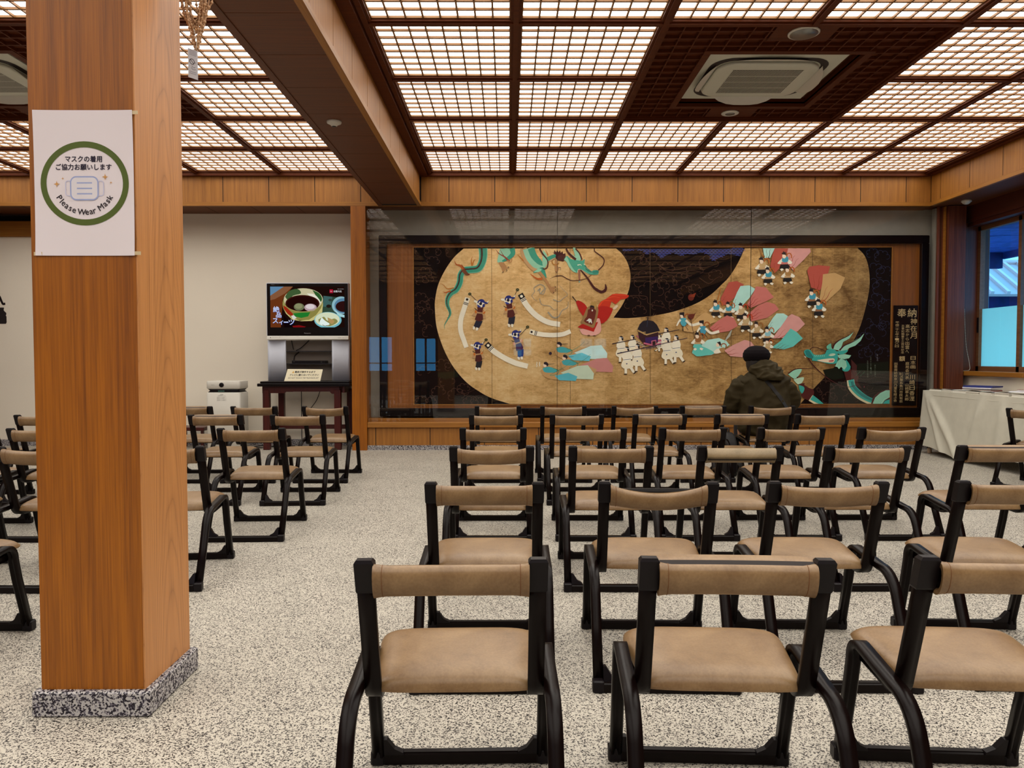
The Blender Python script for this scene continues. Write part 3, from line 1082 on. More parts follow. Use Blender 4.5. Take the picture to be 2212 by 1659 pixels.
A.ell(640, 168, 78, 66, '#5a83a0', 30)
A.ell(645, 175, 72, 48, '#2c1010', 30)
A.poly([(560, 200), (600, 262), (650, 272), (650, 250), (610, 240)], '#a9d6dc')
A.ell(504, 295, 120, 72, '#74b8c4', 36)
A.ell(500, 288, 108, 62, '#d7dfc0', 36)
A.poly([(420, 290), (470, 265), (500, 300), (560, 280), (590, 310), (520, 348), (440, 330)], '#8e8a4e', 3)
A.poly([(450, 270), (480, 300), (520, 330), (470, 345), (430, 320)], '#e6f4ee', 3)
A.poly([(500, 270), (560, 300), (540, 330), (510, 305)], '#b3925a', 3)
A.stroke([(455, 335), (475, 345), (500, 342)], 4, '#1c2430')
scr = m.build('screen', t)
import bmesh
bm = bmesh.new()
bm.from_mesh(scr.data)
for co, no in (((-3.189 + .991, 0, 0), (1, 0, 0)), ((-3.189, 0, 0), (-1, 0, 0)), ((0, 0, 2.176), (0, 0, 1)), ((0, 0, 2.176 - .545), (0, 0, -1))):
    bmesh.ops.bisect_plane(bm, geom=bm.verts[:] + bm.edges[:] + bm.faces[:], plane_co=co, plane_no=no, clear_outer=True)
bm.to_mesh(scr.data)
bm.free()
m = MB()
A.mb = m
for dx, c in ((3, '#1c3c9c'), (0, '#d6e2ff')):
    A.text('絶', 51 + dx, 198 + dx, 50, c, 54, .006)
    A.text('品', 72 + dx, 250 + dx, 42, c, 46, .006)
    A.text('ス', 42 + dx, 300 + dx, 42, c, 46, .006)
    A.text('イ', 92 + dx, 315 + dx, 36, c, 36, .006)
    A.text('ー', 136 + dx, 312 + dx, 9, c, 40, .006)
    A.text('ツ', 184 + dx, 312 + dx, 44, c, 50, .006)
o_ = rrect(15, 16, 4, 3)
A.poly([(536 + a, 41 + b) for a, b in o_], '#b01432')
A.text('izm', 536, 41, 9, '#f0c8d0', 18)
A.text('出雲大社', 592, 42, 17, '#e6e6ea', 70, .005)
A.text('IZUMO OYASHIRO', 618, 22, 5, '#c8c8cc', 54)
m.build('screen_lettering', t)
m = MB()
A = Art(lambda u, v: (-2.695 + u, SY - .0362, 1.553 - v), (0, -1, 0), m, 1e-5, .0003)
A.text('Panasonic', 0, 0, .014, '#9a9aa0', .088)
A.text('VIERA', -.46, -.648, .009, '#8a8a90', .05).text('plasma', -.40, -.648, .007, '#6a6a70', .06)
A.fn = lambda u, v: (-2.695 + u, SY - .0455, 1.492 - v)
A.ell(-.495, -.004, .006, .006, '#181818').text('remote  power  timer', -.42, -.008, .005, '#44444c', .12).text('L', -.34, -.012, .008, '#22222a').text('R', -.365, -.012, .008, '#22222a')
A.text('HDMI   AV', .45, .0, .006, '#44444c', .08)
m.build('casing_print', t)

t = thing('television_notice', 'cream tilted notice standing on the table under the television', 'notice')
m = MB()
sg = [(-2.985, 9.86, .914), (-2.505, 9.86, .914), (-2.487, 9.93, 1.068), (-2.957, 9.93, 1.073)]
sg = [(x, y, z) for x, y, z in sg]
ux, uz = .47, .158
m.add(sg + [(x, y + .006, z) for x, y, z in sg], [(0, 1, 2, 3), (7, 6, 5, 4), (0, 4, 5, 1), (1, 5, 6, 2), (2, 6, 7, 3), (3, 7, 4, 0)], plain('card_cream', '#e0d6b8', .6))
m.build('card', t)
m = MB()
A = Art(lambda u, v: (-2.957 + (u) * .47 - .028 * v + 0, 9.93 - .07 * v, 1.072 - .158 * v), (0, -.91, .41), m, 1e-5, .0004)
A.text('職員が操作するまで', .52, .24, .17, '#1a1014', .58, .006)
A.text('テレビに触らないでください', .52, .49, .17, '#1a1014', .82, .006)
A.text('DO NOT TOUCH THE TELEVISION SET', .52, .745, .13, '#3c3238', .86)
A.poly([(.155, .33), (.215, .33), (.185, .15)], '#d6a23a')
A.text('!', .185, .26, .1, '#2a1a10', .008)
m.build('lettering', t)
MB().box(-2.9, -2.58, 9.935, 9.985, .9125, .93, 'card_cream').build('easel', t)

t = thing('air_purifier', 'tall white air purifier with a round black dial beside the television table', 'air purifier')
fx0, fx1, fy0, fy1 = -3.98, -3.535, 9.75, 10.08
def boxring(z, inset, r=.03):
    cx_, cy_ = (fx0 + fx1) / 2, (fy0 + fy1) / 2
    return [(cx_ + a, cy_ + b, z) for a, b in rrect((fx1 - fx0) / 2 - inset, (fy1 - fy0) / 2 - inset, r, 4)]
MB().loft([boxring(.0, .012), boxring(.012, 0), boxring(.755, 0), boxring(.768, .01)], 'white_plastic').build('body', t)
MB().loft([boxring(.768, .012), boxring(.79, .03), boxring(.812, .012)], 'black_plastic').build('neck', t)
MB().loft([boxring(.812, .01), boxring(.825, 0), boxring(.91, 0), boxring(.918, .006), boxring(.917, .02), boxring(.90, .035)], 'white_plastic').build('top_unit', t)
MB().loft([boxring(.9035, .04), boxring(.907, .04)], 'ac_dark').build('outlet_grille', t)
MB().lathe([(1e-4, -.008), (.026, -.008), (.031, -.004), (.031, 0)], (-3.775, fy0, .866), 'black_plastic', 24, 'y').build('dial', t)
m = MB()
A = Art(lambda u, v: (-3.775 + u, fy0 - .0002, .64 - v), (0, -1, 0), m, 1e-5, .0003)
A.text('AIRDOG', -.115, -.226, .009, '#5a5652', .042)
A.text('空気清浄機', 0, -.10, .012, '#1e1a1a', .04)
A.text('空気清浄機を運転しています', 0, -.085, .010, '#1e1a1a', .10)
for k, wv in enumerate((.125, .10, .125, .12, .125)):
    A.text('室内の空気をきれいにしています電源を切らないで', -.0 - (.125 - wv) / 2, -.066 + .0115 * k, .008, '#3a3434', wv)
for k in range(7):
    A.fn = lambda u, v: (-3.79 + u, fy0 + .011, .785 - v)
    A.ell(-.03 + .012 * k, .0, .004, .003, 'led_green' if 'led_green' in MATS else '#7fd0b8')
m.build('printed_notice', t)
t = thing('stool', 'low dark red stool by the wall, left of the air purifier', 'stool')
MB().cbox(-4.5, -4.1, 9.95, 10.25, .24, .29, .006, 'wood_red').build('seat', t)
for x in (-4.48, -4.15):
    for y in (9.97, 10.2):
        MB().box(x, x + .035, y, y + .035, 0, .24, 'wood_red').build('leg', t)

# wall sign at the far left edge: end of a letter and a bottle
t = thing('bottle_sign', 'black bottle silhouette and lettering on the white wall at the left edge', 'sign')
m = MB()
def ext(pts, c):
    q = [Vector((a, b, 0)) for a, b in pts]
    nn = len(pts)
    tr = list(tessellate_polygon([q]))
    m.add([(a, 10.356, b) for a, b in pts] + [(a, 10.36, b) for a, b in pts], tr + [(i, (i + 1) % nn, nn + (i + 1) % nn, nn + i) for i in range(nn)], c)
bx = -7.045
ext([(bx - .065, 1.70), (bx + .052, 1.70), (bx + .062, 1.72), (bx + .062, 1.80), (bx + .052, 1.815), (bx + .060, 1.83), (bx + .060, 1.85), (bx + .035, 1.875), (bx + .025, 1.89), (bx + .025, 1.90), (bx + .03, 1.902), (bx + .03, 1.925), (bx - .03, 1.925), (bx - .03, 1.902), (bx - .025, 1.89), (bx - .06, 1.85), (bx - .065, 1.82)], 'text_black')
m.build('bottle', t)
m = MB()
A = Art(lambda u, v: (bx + u, 10.359, 2.03 - v), (0, -1, 0), m, 1e-5, .001)
A.stroke([(-.07, .06), (-.05, .0), (-.03, -.05), (.0, .02), (.02, .055), (.05, .05)], .03, '#120406')
m.build('lettering', t)

# ------------------------------------------------------------------ table with brochures by the window
t = thing('cloth_table', 'long table under a white cloth below the window', 'table')
QX0, QX1, QY0, QY1, QZ = 5.31, 6.02, 7.42, 9.44, .80
MB().box(QX0 + .01, QX1, QY0 + .01, QY1 - .01, QZ - .03, QZ - .004, plain('table_board', '#7a6a50', .6)).build('table_top', t)
for x in (QX0 + .06, QX1 - .06):
    for y in (QY0 + .08, QY1 - .06):
        MB().tube([(x, y, QZ - .03), (x, y, .03)], .016, 'metal_grey', 10).lathe([(.016, 0), (.026, .004), (.026, .06), (.018, .075)], (x, y, 0), plain('foot_cap', '#b59a80', .6), 12).build('leg', t)
cl = MB()
# the drop of the cloth runs round three sides, with soft folds; its hem sags in the middle
path = [(QX1, QY1 + .004), (QX0, QY1 + .004), (QX0 - .004, QY1), (QX0 - .004, QY0), (QX0, QY0 - .004), (QX1, QY0 - .004)]
pp = []
for (xa, ya), (xb, yb) in zip(path, path[1:]):
    L = math.hypot(xb - xa, yb - ya)
    k = max(1, int(L / .018))
    for i in range(k):
        pp.append((xa + (xb - xa) * i / k, ya + (yb - ya) * i / k, (yb - ya) / L, -(xb - xa) / L))
pp.append((*path[-1], 0, -1))
rows = 26
vs, fs = [], []
for j in range(rows + 1):
    v = j / rows
    for (x, y, nx, ny) in pp:
        s_ = (QY1 - y) / (QY1 - QY0)
        hem = .10 - .085 * math.exp(-((s_ - .42) / .20) ** 2) + .03 * s_
        z = QZ + .002 - v * (QZ - hem)
        f = 0
        if x < QX0 + .003:
            # swags from the corner, plus gentle vertical folds
            d1 = (s_ - .02) - v * .36 - .02
            d2 = (s_ - .02) - v * .22
            f = .035 * math.exp(-(d1 / .035) ** 2) + .025 * math.exp(-(d2 / .022) ** 2)
            d3 = (s_ - .60) + v * .12
            d4 = (s_ - .78) + v * .05
            f += .03 * math.exp(-(d3 / .03) ** 2) + .03 * math.exp(-(d4 / .035) ** 2)
            f += .006 * math.sin(s_ * 31 + 2 * v) * v
            f *= min(1, v * 3)
        fl = .035 * v
        vs.append((x - (f + fl) * (1 if x < QX0 + .003 else 0), y + (fl if y > QY1 else (-fl if y < QY0 else 0)), z))
n = len(pp)
for j in range(rows):
    for i in range(n - 1):
        a = j * n + i
        fs.append((a, a + n, a + n + 1, a + 1))
cl.add(vs, fs, 'cloth_white', True)
cl.box(QX0 - .003, QX1, QY0 - .003, QY1 + .003, QZ - .003, QZ + .003, 'cloth_white')
cl.tube([(QX0 - .006, QY1 - .01, QZ - .055), (QX0 - .006, QY0 + .01, QZ - .055)], .003, 'cloth_white', 5)
o = cl.build('tablecloth')
tag(o, 'white cloth draped over the brochure table, hanging in soft swags', 'tablecloth')

random.seed(11)
BR = [  # x, y, width across, depth, rotation, height of stack, colours, words
    (5.46, 9.27, .21, .22, .10, .018, '#d8d2c0', 'plain brown-edged brochure nearest the mural end of the cloth table'),
    (5.47, 9.02, .21, .22, -.06, .022, '#c9d3e0', 'thin pale blue leaflet stack second from the mural end of the cloth table'),
    (5.45, 8.76, .20, .21, .12, .020, '#dfdfd8', 'open white pamphlet lying third from the mural end of the cloth table'),
    (5.45, 8.51, .21, .22, .05, .026, '#d8d8c8', 'white newsletter pile fourth from the mural end of the cloth table'),
    (5.45, 8.25, .21, .22, -.06, .024, '#b9b0b8', 'grey booklet pile fifth from the mural end of the cloth table'),
    (5.45, 7.99, .21, .22, .04, .034, '#e2dcc8', 'thick cream booklet pile sixth from the mural end of the cloth table'),
    (5.45, 7.72, .21, .22, .02, .028, '#e4e0d4', 'white booklet pile nearest the near end of the cloth table'),
    (5.80, 9.03, .24, .34, .5, .0255, '#7c1822', 'dark red magazine at the bottom of the pile under the window'),
]
for i, (x, y, a, b, r, h, c, lab) in enumerate(BR):
    t = thing('brochure', lab, 'brochure', (x, y, QZ + .0032), r, 'brochures on the cloth table')
    k = max(2, int(h / .006))
    m = MB()
    for q in range(k):
        dx, dy = random.uniform(-.006, .006), random.uniform(-.006, .006)
        m.box(-a / 2 + dx, a / 2 + dx, -b / 2 + dy, b / 2 + dy, h * q / k, h * (q + 1) / k - .0006, plain('edge_red', '#7c1822', .5) if i == 7 and q % 3 else plain('paper_%d' % (q % 2), ('#e4e0d6', '#cfcabf')[q % 2], .7))
    m.build('pages', t)
    m = MB()
    n = 10
    vs, fs = [], []
    for p in range(n + 1):
        u = p / n
        lift = .010 * (1 - u) ** 3 + (.012 * math.sin(u * math.pi) if i == 2 else 0)
        for yy in (-b / 2, b / 2):
            vs.append((-a / 2 + a * u - .002, yy, h + lift))
    for p in range(n):
        fs.append((2 * p, 2 * p + 2, 2 * p + 3, 2 * p + 1))
    m.add(vs, fs, plain('cover_' + c.lstrip('#'), c, .4), True)
    m.build('cover', t)
for i, (dz, c, r, lab) in enumerate(((.0345, '#d6d4dc', .5, 'white magazine in the middle of the pile under the window'), (.0535, '#23307e', .52, 'dark blue magazine on top of the pile under the window'))):
    t = thing('brochure', lab, 'brochure', (5.80 + .01 * i, 9.03, QZ + .0032 + dz), r, 'brochures on the cloth table')
    MB().box(-.12, .12, -.17, .17, 0, .015, plain('edge_%d' % i, ('#d6d4dc', '#23307e')[i], .5)).build('pages', t)
    MB().box(-.122, .122, -.172, .172, .0155, .0175, plain('cover_' + c.lstrip('#'), c, .35)).build('cover', t)
t = thing('brochure', 'white leaflet with red lettering propped up at the right edge of the cloth table', 'brochure', (5.80, 8.18, QZ + .0032), .5, 'brochures on the cloth table')
m = MB()
vs, fs = [], []
for p in range(9):
    u = p / 8
    zz_ = .005 + .05 * u + .012 * math.sin(u * 5)
    for yy in (-.2, .2):
        vs.append((-.14 + .28 * u, yy, zz_))
for p in range(8):
    fs.append((2 * p, 2 * p + 2, 2 * p + 3, 2 * p + 1))
m.add(vs, fs, plain('leaflet_white', '#e6e2e4', .5), True)
m.build('sheet', t)
m = MB()
for k in range(7):
    m.box(.04, .10, -.17 + .05 * k, -.135 + .05 * k, .052, .0535, plain('leaflet_red', '#8c1420', .5))
m.build('lettering', t)

t = thing('blind_cord', 'thin white beaded blind cord hanging beside the window onto the sill', 'cord')
m = MB()
pts = catmull([(6.04, 9.80, 1.86), (6.045, 9.79, 1.62), (6.055, 9.77, 1.36), (6.08, 9.74, 1.15), (6.085, 9.74, 1.06), (6.06, 9.79, 1.046), (6.03, 9.84, 1.045)], 14)
m.tube(pts, .002, 'white_plastic', 5)
for p in pts[::2]:
    m.sphere(p, .0045, 'white_plastic', 6, 4)
m.build('beaded_cord', t)

# ------------------------------------------------------------------ outside the window
plain('roof_metal', (.62, .30, .26), .5, .0)
plain('roof_seam', (.85, .42, .36), .5, .0)
plain('shade_navy', '#141c58', .8, vary=.3)
plain('eave_board', '#34408a', .8, vary=.35)  # wood boards, the blue of the daylight mixed into their colour
t = thing('neighbour_roof', 'grey standing-seam metal roof of the building outside the window', 'roof')
m = MB()
e0, e1 = Vector((8.6, 15.2, 2.52)), Vector((14.6, 15.2, 2.52))
r0, r1 = Vector((9.26, 17.4, 3.42)), Vector((15.26, 17.4, 3.42))
nrm = (e1 - e0).cross(r0 - e0).normalized()
m.add([e0, e1, r1, r0, e0 - nrm * .05, e1 - nrm * .05, r1 - nrm * .05, r0 - nrm * .05], [(0, 1, 2, 3), (7, 6, 5, 4), (0, 4, 5, 1), (1, 5, 6, 2), (2, 6, 7, 3), (3, 7, 4, 0)], 'roof_metal')
m.build('roof_sheet', t)
m = MB()
for k in range(19):
    a, b = e0.lerp(e1, k / 18), r0.lerp(r1, k / 18)
    d = Vector((.035, 0, 0))
    m.add([a - d, a + d, b + d, b - d, a - d + nrm * .06, a + d + nrm * .06, b + d + nrm * .06, b - d + nrm * .06], [(4, 5, 6, 7), (0, 1, 5, 4), (1, 2, 6, 5), (3, 0, 4, 7)], 'roof_seam')
m.build('standing_seams', t)
m = MB()
m.tube([r0 + Vector((0, 0, .03)), r1 + Vector((0, 0, .03))], .07, 'roof_seam', 8)
m.build('ridge', t)
MB().box(9.0, 15.0, 15.9, 16.1, 0, 2.55, 'shade_navy').build('wall', t)
mb = MB()
for k in range(9):
    mb.box(6.46 + .0, 8.25, 7.0 + k * .6, 7.58 + k * .6, 2.96, 3.0, 'eave_board')
mb.box(8.2, 8.3, 7, 12.4, 2.86, 3.05, 'shade_navy')
mb.box(6.46, 8.2, 12.3, 12.4, 2.7, 3.05, 'shade_navy')
o = struct(mb, 'trim_12')
t = thing('eave_post', 'narrow post outside the left edge of the window', 'post')
MB().box(6.86, 6.93, 10.68, 10.75, 0, 2.96, plain('post_blue', '#7ca4b4', .6)).build('shaft', t)
struct(MB().box(6.42, 30, -5, 30, -.1, -.05, plain('outdoor_ground', '#8a8a84', .9)), 'outdoor_ground')
# ------------------------------------------------------------------ stacking chairs
HT = .738                     # top of the back posts
PW = .457                     # outside width of the back posts
def grooved(hw, lo, hi):
    return [(-hw, -lo), (hw, -lo), (hw, hi * .55), (hw * .72, hi), (hw * .38, hi), (0, hi * .45), (-hw * .38, hi), (-hw * .72, hi), (-hw, hi * .55)]
def seat_mesh():
    m = MB()
    nx, ny = 26, 20
    def sp(t):
        return math.sin(math.pi / 2 * (2 * t - 1))
    def pt(u, v, top):
        # u across -1..1, v back to front 0..1, rounded corners
        hw = .205 + (.236 - .205) * v
        e = 5.
        vv = v * 2 - 1
        k = 1.0 - .055 * abs(vv) ** 5
        kk = 1.0 - .05 * abs(u) ** 5
        x = u * hw * k
        y = .155 + (vv * .165) * kk
        edge = max(abs(u), abs(vv))
        dome = (1 - abs(u) ** 7) * (1 - abs(vv) ** 8)
        zb = .364 + .016 * v
        if top:
            return (x, y, zb + .006 + .040 * dome ** .5 + .004 * (1 - u * u) * (1 - vv * vv))
        return (x * .985, y, zb)
    for top in (True, False):
        vs = [pt(sp(i / nx), (sp(j / ny) + 1) / 2, top) for j in range(ny + 1) for i in range(nx + 1)]
        fs = []
        for j in range(ny):
            for i in range(nx):
                a = j * (nx + 1) + i
                f = (a, a + 1, a + nx + 2, a + nx + 1)
                fs.append(f if top else f[::-1])
        m.add(vs, fs, 'leather', True)
    # side band
    rim = [(i, 0) for i in range(nx)] + [(nx, j) for j in range(ny)] + [(i, ny) for i in range(nx, 0, -1)] + [(0, j) for j in range(ny, 0, -1)]
    rt_, rb_ = [], []
    for i, j in rim:
        rt_.append(pt(sp(i / nx), (sp(j / ny) + 1) / 2, True)); rb_.append(pt(sp(i / nx), (sp(j / ny) + 1) / 2, False))
    n = len(rim)
    m.add(rb_ + rt_, [(k, (k + 1) % n, n + (k + 1) % n, n + k) for k in range(n)], 'leather', True)
    return m
REC = .115                     # how far the posts lean back
def post_path():
    top = (-.12 + .012 * REC / .3, HT - .012)
    bot = (-.12 + REC - .012, .43)
    return [top, (-.12 + (REC - .012) * .5, (HT + .43) / 2), bot] + [(-.12 + REC + .052 + .052 * math.cos(math.radians(a)), .402 + .052 * math.sin(math.radians(a))) for a in range(190, 272, 10)] + [(.10, .351), (.24, .358)]
def leg_path():
    p = [(.318, .0), (.245, .25), (.222, .345)]
    p += [(.17 + .052 * math.cos(math.radians(a)), .352 + .052 * math.sin(math.radians(a))) for a in range(5, 96, 15)]
    p += [(.05, .392), (-.04, .384)]
    p += [(-.052 + .125 * math.cos(math.radians(a)) - .0, .262 + .122 * math.sin(math.radians(a))) for a in range(98, 168, 10)]
    p += [(-.215, .20), (-.318, .0)]
    return p
def sleeve_mesh(kind):
    """leather sleeve round the back bar: 'taut', 'sag', 'slack' or open along the top ('open') or front ('flap')"""
    m = MB()
    mat = 'leather_pale' if kind == 'flap' else 'leather'
    n, k = 24, 18
    hw = .186
    def centre(u):
        sag = {'taut': .004, 'sag': .014, 'slack': .028, 'open': .003, 'flap': .003}[kind]
        z = HT - .052 - sag * (1 - u * u) ** 1.0
        y = -.118 + .016 * (1 - u * u)      # bar bowed forward
        return y, z
    rings = []
    for i in range(n + 1):
        u = -1 + 2 * i / n
        y, z = centre(u)
        fl = 1 + .10 * max(0, abs(u) - .86) / .14
        ring = []
        for j in range(k):
            a = 2 * math.pi * j / k
            ca, sa = math.cos(a), math.sin(a)
            hz, hy = .0395 * fl, .025 * fl
            if kind == 'slack':
                hz *= 1 - .10 * (1 - u * u)
            ry = math.copysign(abs(ca) ** .9, ca) * hy
            rz = math.copysign(abs(sa) ** .9, sa) * hz
            ring.append((u * hw, y + ry - rz * .22, z + rz))
        rings.append(ring)
    m.loft(rings, mat, False, True, True)
    for r, s_ in ((rings[0], 1), (rings[-1], -1)):
        c = Vector((0, 0, 0))
        for p in r:
            c += Vector(p)
        c /= len(r)
        m.add([*r, *[Vector(p).lerp(c, .28) for p in r], *[Vector(p).lerp(c, .30) + Vector((s_ * .02, 0, 0)) for p in r]], [(j, (j + 1) % k, k + (j + 1) % k, k + j) for j in range(k)] + [(k + j, k + (j + 1) % k, 2 * k + (j + 1) % k, 2 * k + j) for j in range(k)], mat, True)
    # stitched hems
    for u in (-.885, .885):
        y, z = centre(u)
        pts = []
        for j in range(k):
            a = 2 * math.pi * j / k
            ca, sa = math.cos(a), math.sin(a)
            ry = math.copysign(abs(ca) ** .9, ca) * .0256
            rz = math.copysign(abs(sa) ** .9, sa) * .0402
            pts.append((u * hw, y + ry - rz * .22, z + rz))
        m.tube(pts, .0011, plain('stitching', '#6a4320', .7), 5, closed=True)
    if kind in ('open', 'flap'):
        rows = []
        for i in range(n + 1):
            u = -1 + 2 * i / n
            y, z = centre(u)
            b = .0025 * (1 - u ** 8)
            if kind == 'open':      # second edge stands up behind the slit at the top
                rows.append([(u * hw, y - .012, z + .034), (u * hw, y + .004, z + .041 + b), (u * hw, y + .018, z + .050 + 2 * b), (u * hw, y + .021, z + .047 + 2 * b), (u * hw, y + .014, z + .020)])
            else:                   # the outer edge hangs down over the front
                rows.append([(u * hw, y - .008, z + .042), (u * hw, y - .030, z + .034), (u * hw, y - .036, z + .002 - b), (u * hw, y - .0365, z - .012 - b), (u * hw, y - .031, z - .010)])
        q = len(rows[0])
        m.add([p for r in rows for p in r], [(i * q + j, i * q + j + 1, (i + 1) * q + j + 1, (i + 1) * q + j) for i in range(n) for j in range(q - 1)], 'leather' if kind == 'open' else 'leather_pale', True)
        # dark slit
        rows = []
        for i in range(n + 1):
            u = (-1 + 2 * i / n) * .985
            y, z = centre(u)
            if kind == 'open':
                rows.append([(u * hw, y - .0125, z + .0385), (u * hw, y + .0035, z + .0455)])
            else:
                rows.append([(u * hw, y - .0345, z - .011), (u * hw, y - .0185, z - .024)])
        m.add([p for r in rows for p in r], [(i * 2, i * 2 + 1, i * 2 + 3, i * 2 + 2) for i in range(n)], 'gap_dark', True)
    return m
SLEEVES = {}
def chair_proto():
    t = thing('stacking_chair', 'tan chair', 'chair')
    seat_mesh().build('seat', t)
    for s in (-1, 1):
        o = MB().sweep(post_path(), grooved(.0205, .014, .013), 'black_frame', s * (PW / 2 - .0205)).build('back_post', t)
        pc_ = MB()
        x = s * (PW / 2 - .0205)
        d = REC / (HT - .43) * .92
        zt = HT
        rings = []
        for z, g in ((zt - .085, .0005), (zt - .080, .0025), (zt - .006, .003), (zt + .002, -.002)):
            yc = -.12 + (zt - z) * d * .95
            hx, hy = .0205 + g, .0145 + g
            rings.append([(x - hx, yc - hy, z), (x + hx, yc - hy, z), (x + hx, yc + hy, z), (x - hx, yc + hy, z)])
        pc_.loft(rings, 'black_plastic', True, True, False)
        pc_.build('post_cap', o)
    m = MB()
    rings = []
    for i in range(13):
        u = -1 + 2 * i / 12
        y, z = -.118 + .016 * (1 - u * u) + .008, HT - .054
        rings.append([(u * .20, y - .006 + .008, z - .026), (u * .20, y + .006 + .008, z - .026), (u * .20, y + .006 - .008, z + .026), (u * .20, y - .006 - .008, z + .026)])
    m.loft(rings, 'black_frame')
    m.build('back_bar', t)
    for s in (-1, 1):
        MB().sweep(leg_path(), grooved(.0185, .013, .013), 'black_frame', s * .246).build('leg_frame', t)
    m = MB()
    m.box(-.235, .235, .04, .07, .352, .365, 'black_frame').box(-.235, .235, .24, .27, .362, .377, 'black_frame')
    for s in (-1, 1):
        m.box(s * .218 - .012, s * .218 + .012, .02, .26, .352, .366, 'black_frame')
    m.build('seat_frame', t)
    for y, fs in ((.318, 1), (-.318, -1)):
        m = MB().cbox(-.262, .262, y - .016, y + .016, 0, .036, .004, 'black_frame')
        m.box(-.215, .215, y - .010, y + .010, .036, .0385, 'black_frame')
        o = m.build('floor_rail', t)
        for s in (-1, 1):
            g = MB()
            pts = [(s * .228, .034), (s * .17, .034), (s * .172, .042), (s * .197, .056), (s * .214, .082), (s * .218, .088), (s * .228, .088)]
            nn = len(pts)
            yy = lambda z: y - fs * .26 * z
            tr = list(tessellate_polygon([[Vector((a, b, 0)) for a, b in pts]]))
            g.add([(a, yy(b) - .011, b) for a, b in pts] + [(a, yy(b) + .011, b) for a, b in pts], tr + [tuple(nn + i for i in f)[::-1] for f in tr] + [(i, (i + 1) % nn, nn + (i + 1) % nn, nn + i) for i in range(nn)], 'black_plastic')
            g.cbox(s * .248 - .021, s * .248 + .021, y - .021, y + .021, 0, .046, .005, 'black_plastic')
            g.build('corner_bracket', o)
    return t
for k in ('taut', 'sag', 'slack', 'open', 'flap'):
    o = recalc(sleeve_mesh(k).build('backrest'))
    SLEEVES[k] = o.data
    bpy.data.objects.remove(o)
CH0 = chair_proto()
for o in CH0.children_recursive:
    recalc(o)
bk = bpy.data.objects.new('backrest', SLEEVES['taut'])
COL.objects.link(bk)
bk.parent = CH0
used = [False]
def chair(x, ytop, rz, kind, label, group):
    """x, ytop: where the middle of the top of the back stands"""
    t = copy_tree(CH0) if used[0] else CH0
    used[0] = True
    for c in t.children:
        if c.name.startswith('backrest'):
            c.data = SLEEVES[kind]
    a = math.radians(rz)
    ox, oy = -.12 * -math.sin(a), -.12 * math.cos(a)
    t.location = (x - ox, ytop - oy, 0)
    t.rotation_euler = (0, 0, a)
    t['label'] = label
    t['category'] = 'chair'
    t['group'] = group
    return t
KW = {'taut': 'taut sleeve', 'sag': 'sagging sleeve', 'slack': 'deeply dipping sleeve', 'open': 'gaping sleeve', 'flap': 'hanging sleeve flap'}
DEP = [1.757, 2.855, 4.02, 5.085, 6.29, 7.39]
RGT = [  # centre x in the photograph, turn, sleeve for every chair, row by row from the camera
    [(974, -1, 'taut'), (1596, 3, 'open'), (2212, 4, 'taut')],
    [(1046, 0, 'taut'), (1424, 2, 'slack'), (1794, 1, 'sag'), (2209, 3, 'taut')],
    [(1062, 0, 'sag'), (1321, 1, 'taut'), (1602, 1, 'flap'), (1879, 0, 'taut'), (2170, 2, 'open')],
    [(1065, 0, 'taut'), (1282, 1, 'taut'), (1498, 0, 'taut'), (1712, 1, 'taut'), (1931.5, 0, 'sag')],
    [(1071.5, 0, 'taut'), (1246.5, 0, 'taut'), (1426.5, 0, 'open'), (1604.5, 1, 'open'), (1778.5, 0, 'taut')],
    [(1075.5, 0, 'taut'), (1217, 0, 'taut'), (1372, 0, 'sag'), (1520, 0, 'open'), (1669.5, 1, 'sag')]]
ROWN = ['sixth row from the mural', 'fifth row from the mural', 'fourth row from the mural', 'third row from the mural', 'second row from the mural', 'row nearest the mural']
def wx(px, d):
    return (px - (1106 - F_PX * YAW)) * d / F_PX
def place(px, d, rz, kind, label, group):
    return chair(wx(px, d), d, rz, kind, label, group)
for r, row in enumerate(RGT):
    for c, (px, rz, kind) in enumerate(row):
        lab = 'tan chair with %s, %s right of the aisle, %s' % (KW[kind], ORD[c], ROWN[r])
        place(px, DEP[r], -rz, kind, lab, 'tan chairs in front of the mural')
L_ = [
    (542, 5.085, 2, 'taut', 'tan chair standing clear right of the pillar, behind the half hidden one'),
    (345, 4.02, 6, 'sag', 'tan chair half hidden by the right edge of the pillar, nearest the viewer'),
    (465.5, 6.29, 1, 'open', 'tan chair with gaping sleeve right of the pillar, in front of the air purifier'),
    (643, 6.29, 2, 'taut', 'tan chair by the aisle, second row from the television table'),
    (408, 7.39, 0, 'open', 'tan chair against the right edge of the pillar, left of the air purifier'),
    (548.5, 7.39, 0, 'taut', 'tan chair directly in front of the air purifier, nearest the wall'),
    (702, 7.39, -1, 'sag', 'tan chair directly below the television notice, nearest the red table'),
]
for px, d, rz, kind, lab in L_:
    place(px, d, rz, kind, lab, 'tan chairs in front of the television')
for x, d, rz, kind, lab in (
    (-2.56, 4.02, -1, 'sag', 'tan chair left of the pillar, nearest of three with their backs to the camera'),
    (-3.215, 5.085, -1, 'taut', 'tan chair left of the pillar, middle one of three one behind another'),
    (-3.965, 6.29, -1, 'taut', 'tan chair left of the pillar, farthest of three one behind another'),
    (-2.40, 2.855, 0, 'taut', 'tan chair at the far left, only its curved leg and foot showing'),
    (-3.22, 3.95, 1, 'taut', 'tan chair cut by the left edge, beside the nearest chair left of the pillar'),
    (-3.79, 5.02, 1, 'taut', 'tan chair cut by the left edge, beside the middle chair left of the pillar'),
    (-4.535, 6.2, 0, 'taut', 'tan chair at the left edge beside the farthest chair left of the pillar')):
    chair(x, d, rz, kind, lab, 'tan chairs in front of the television')
th = -56
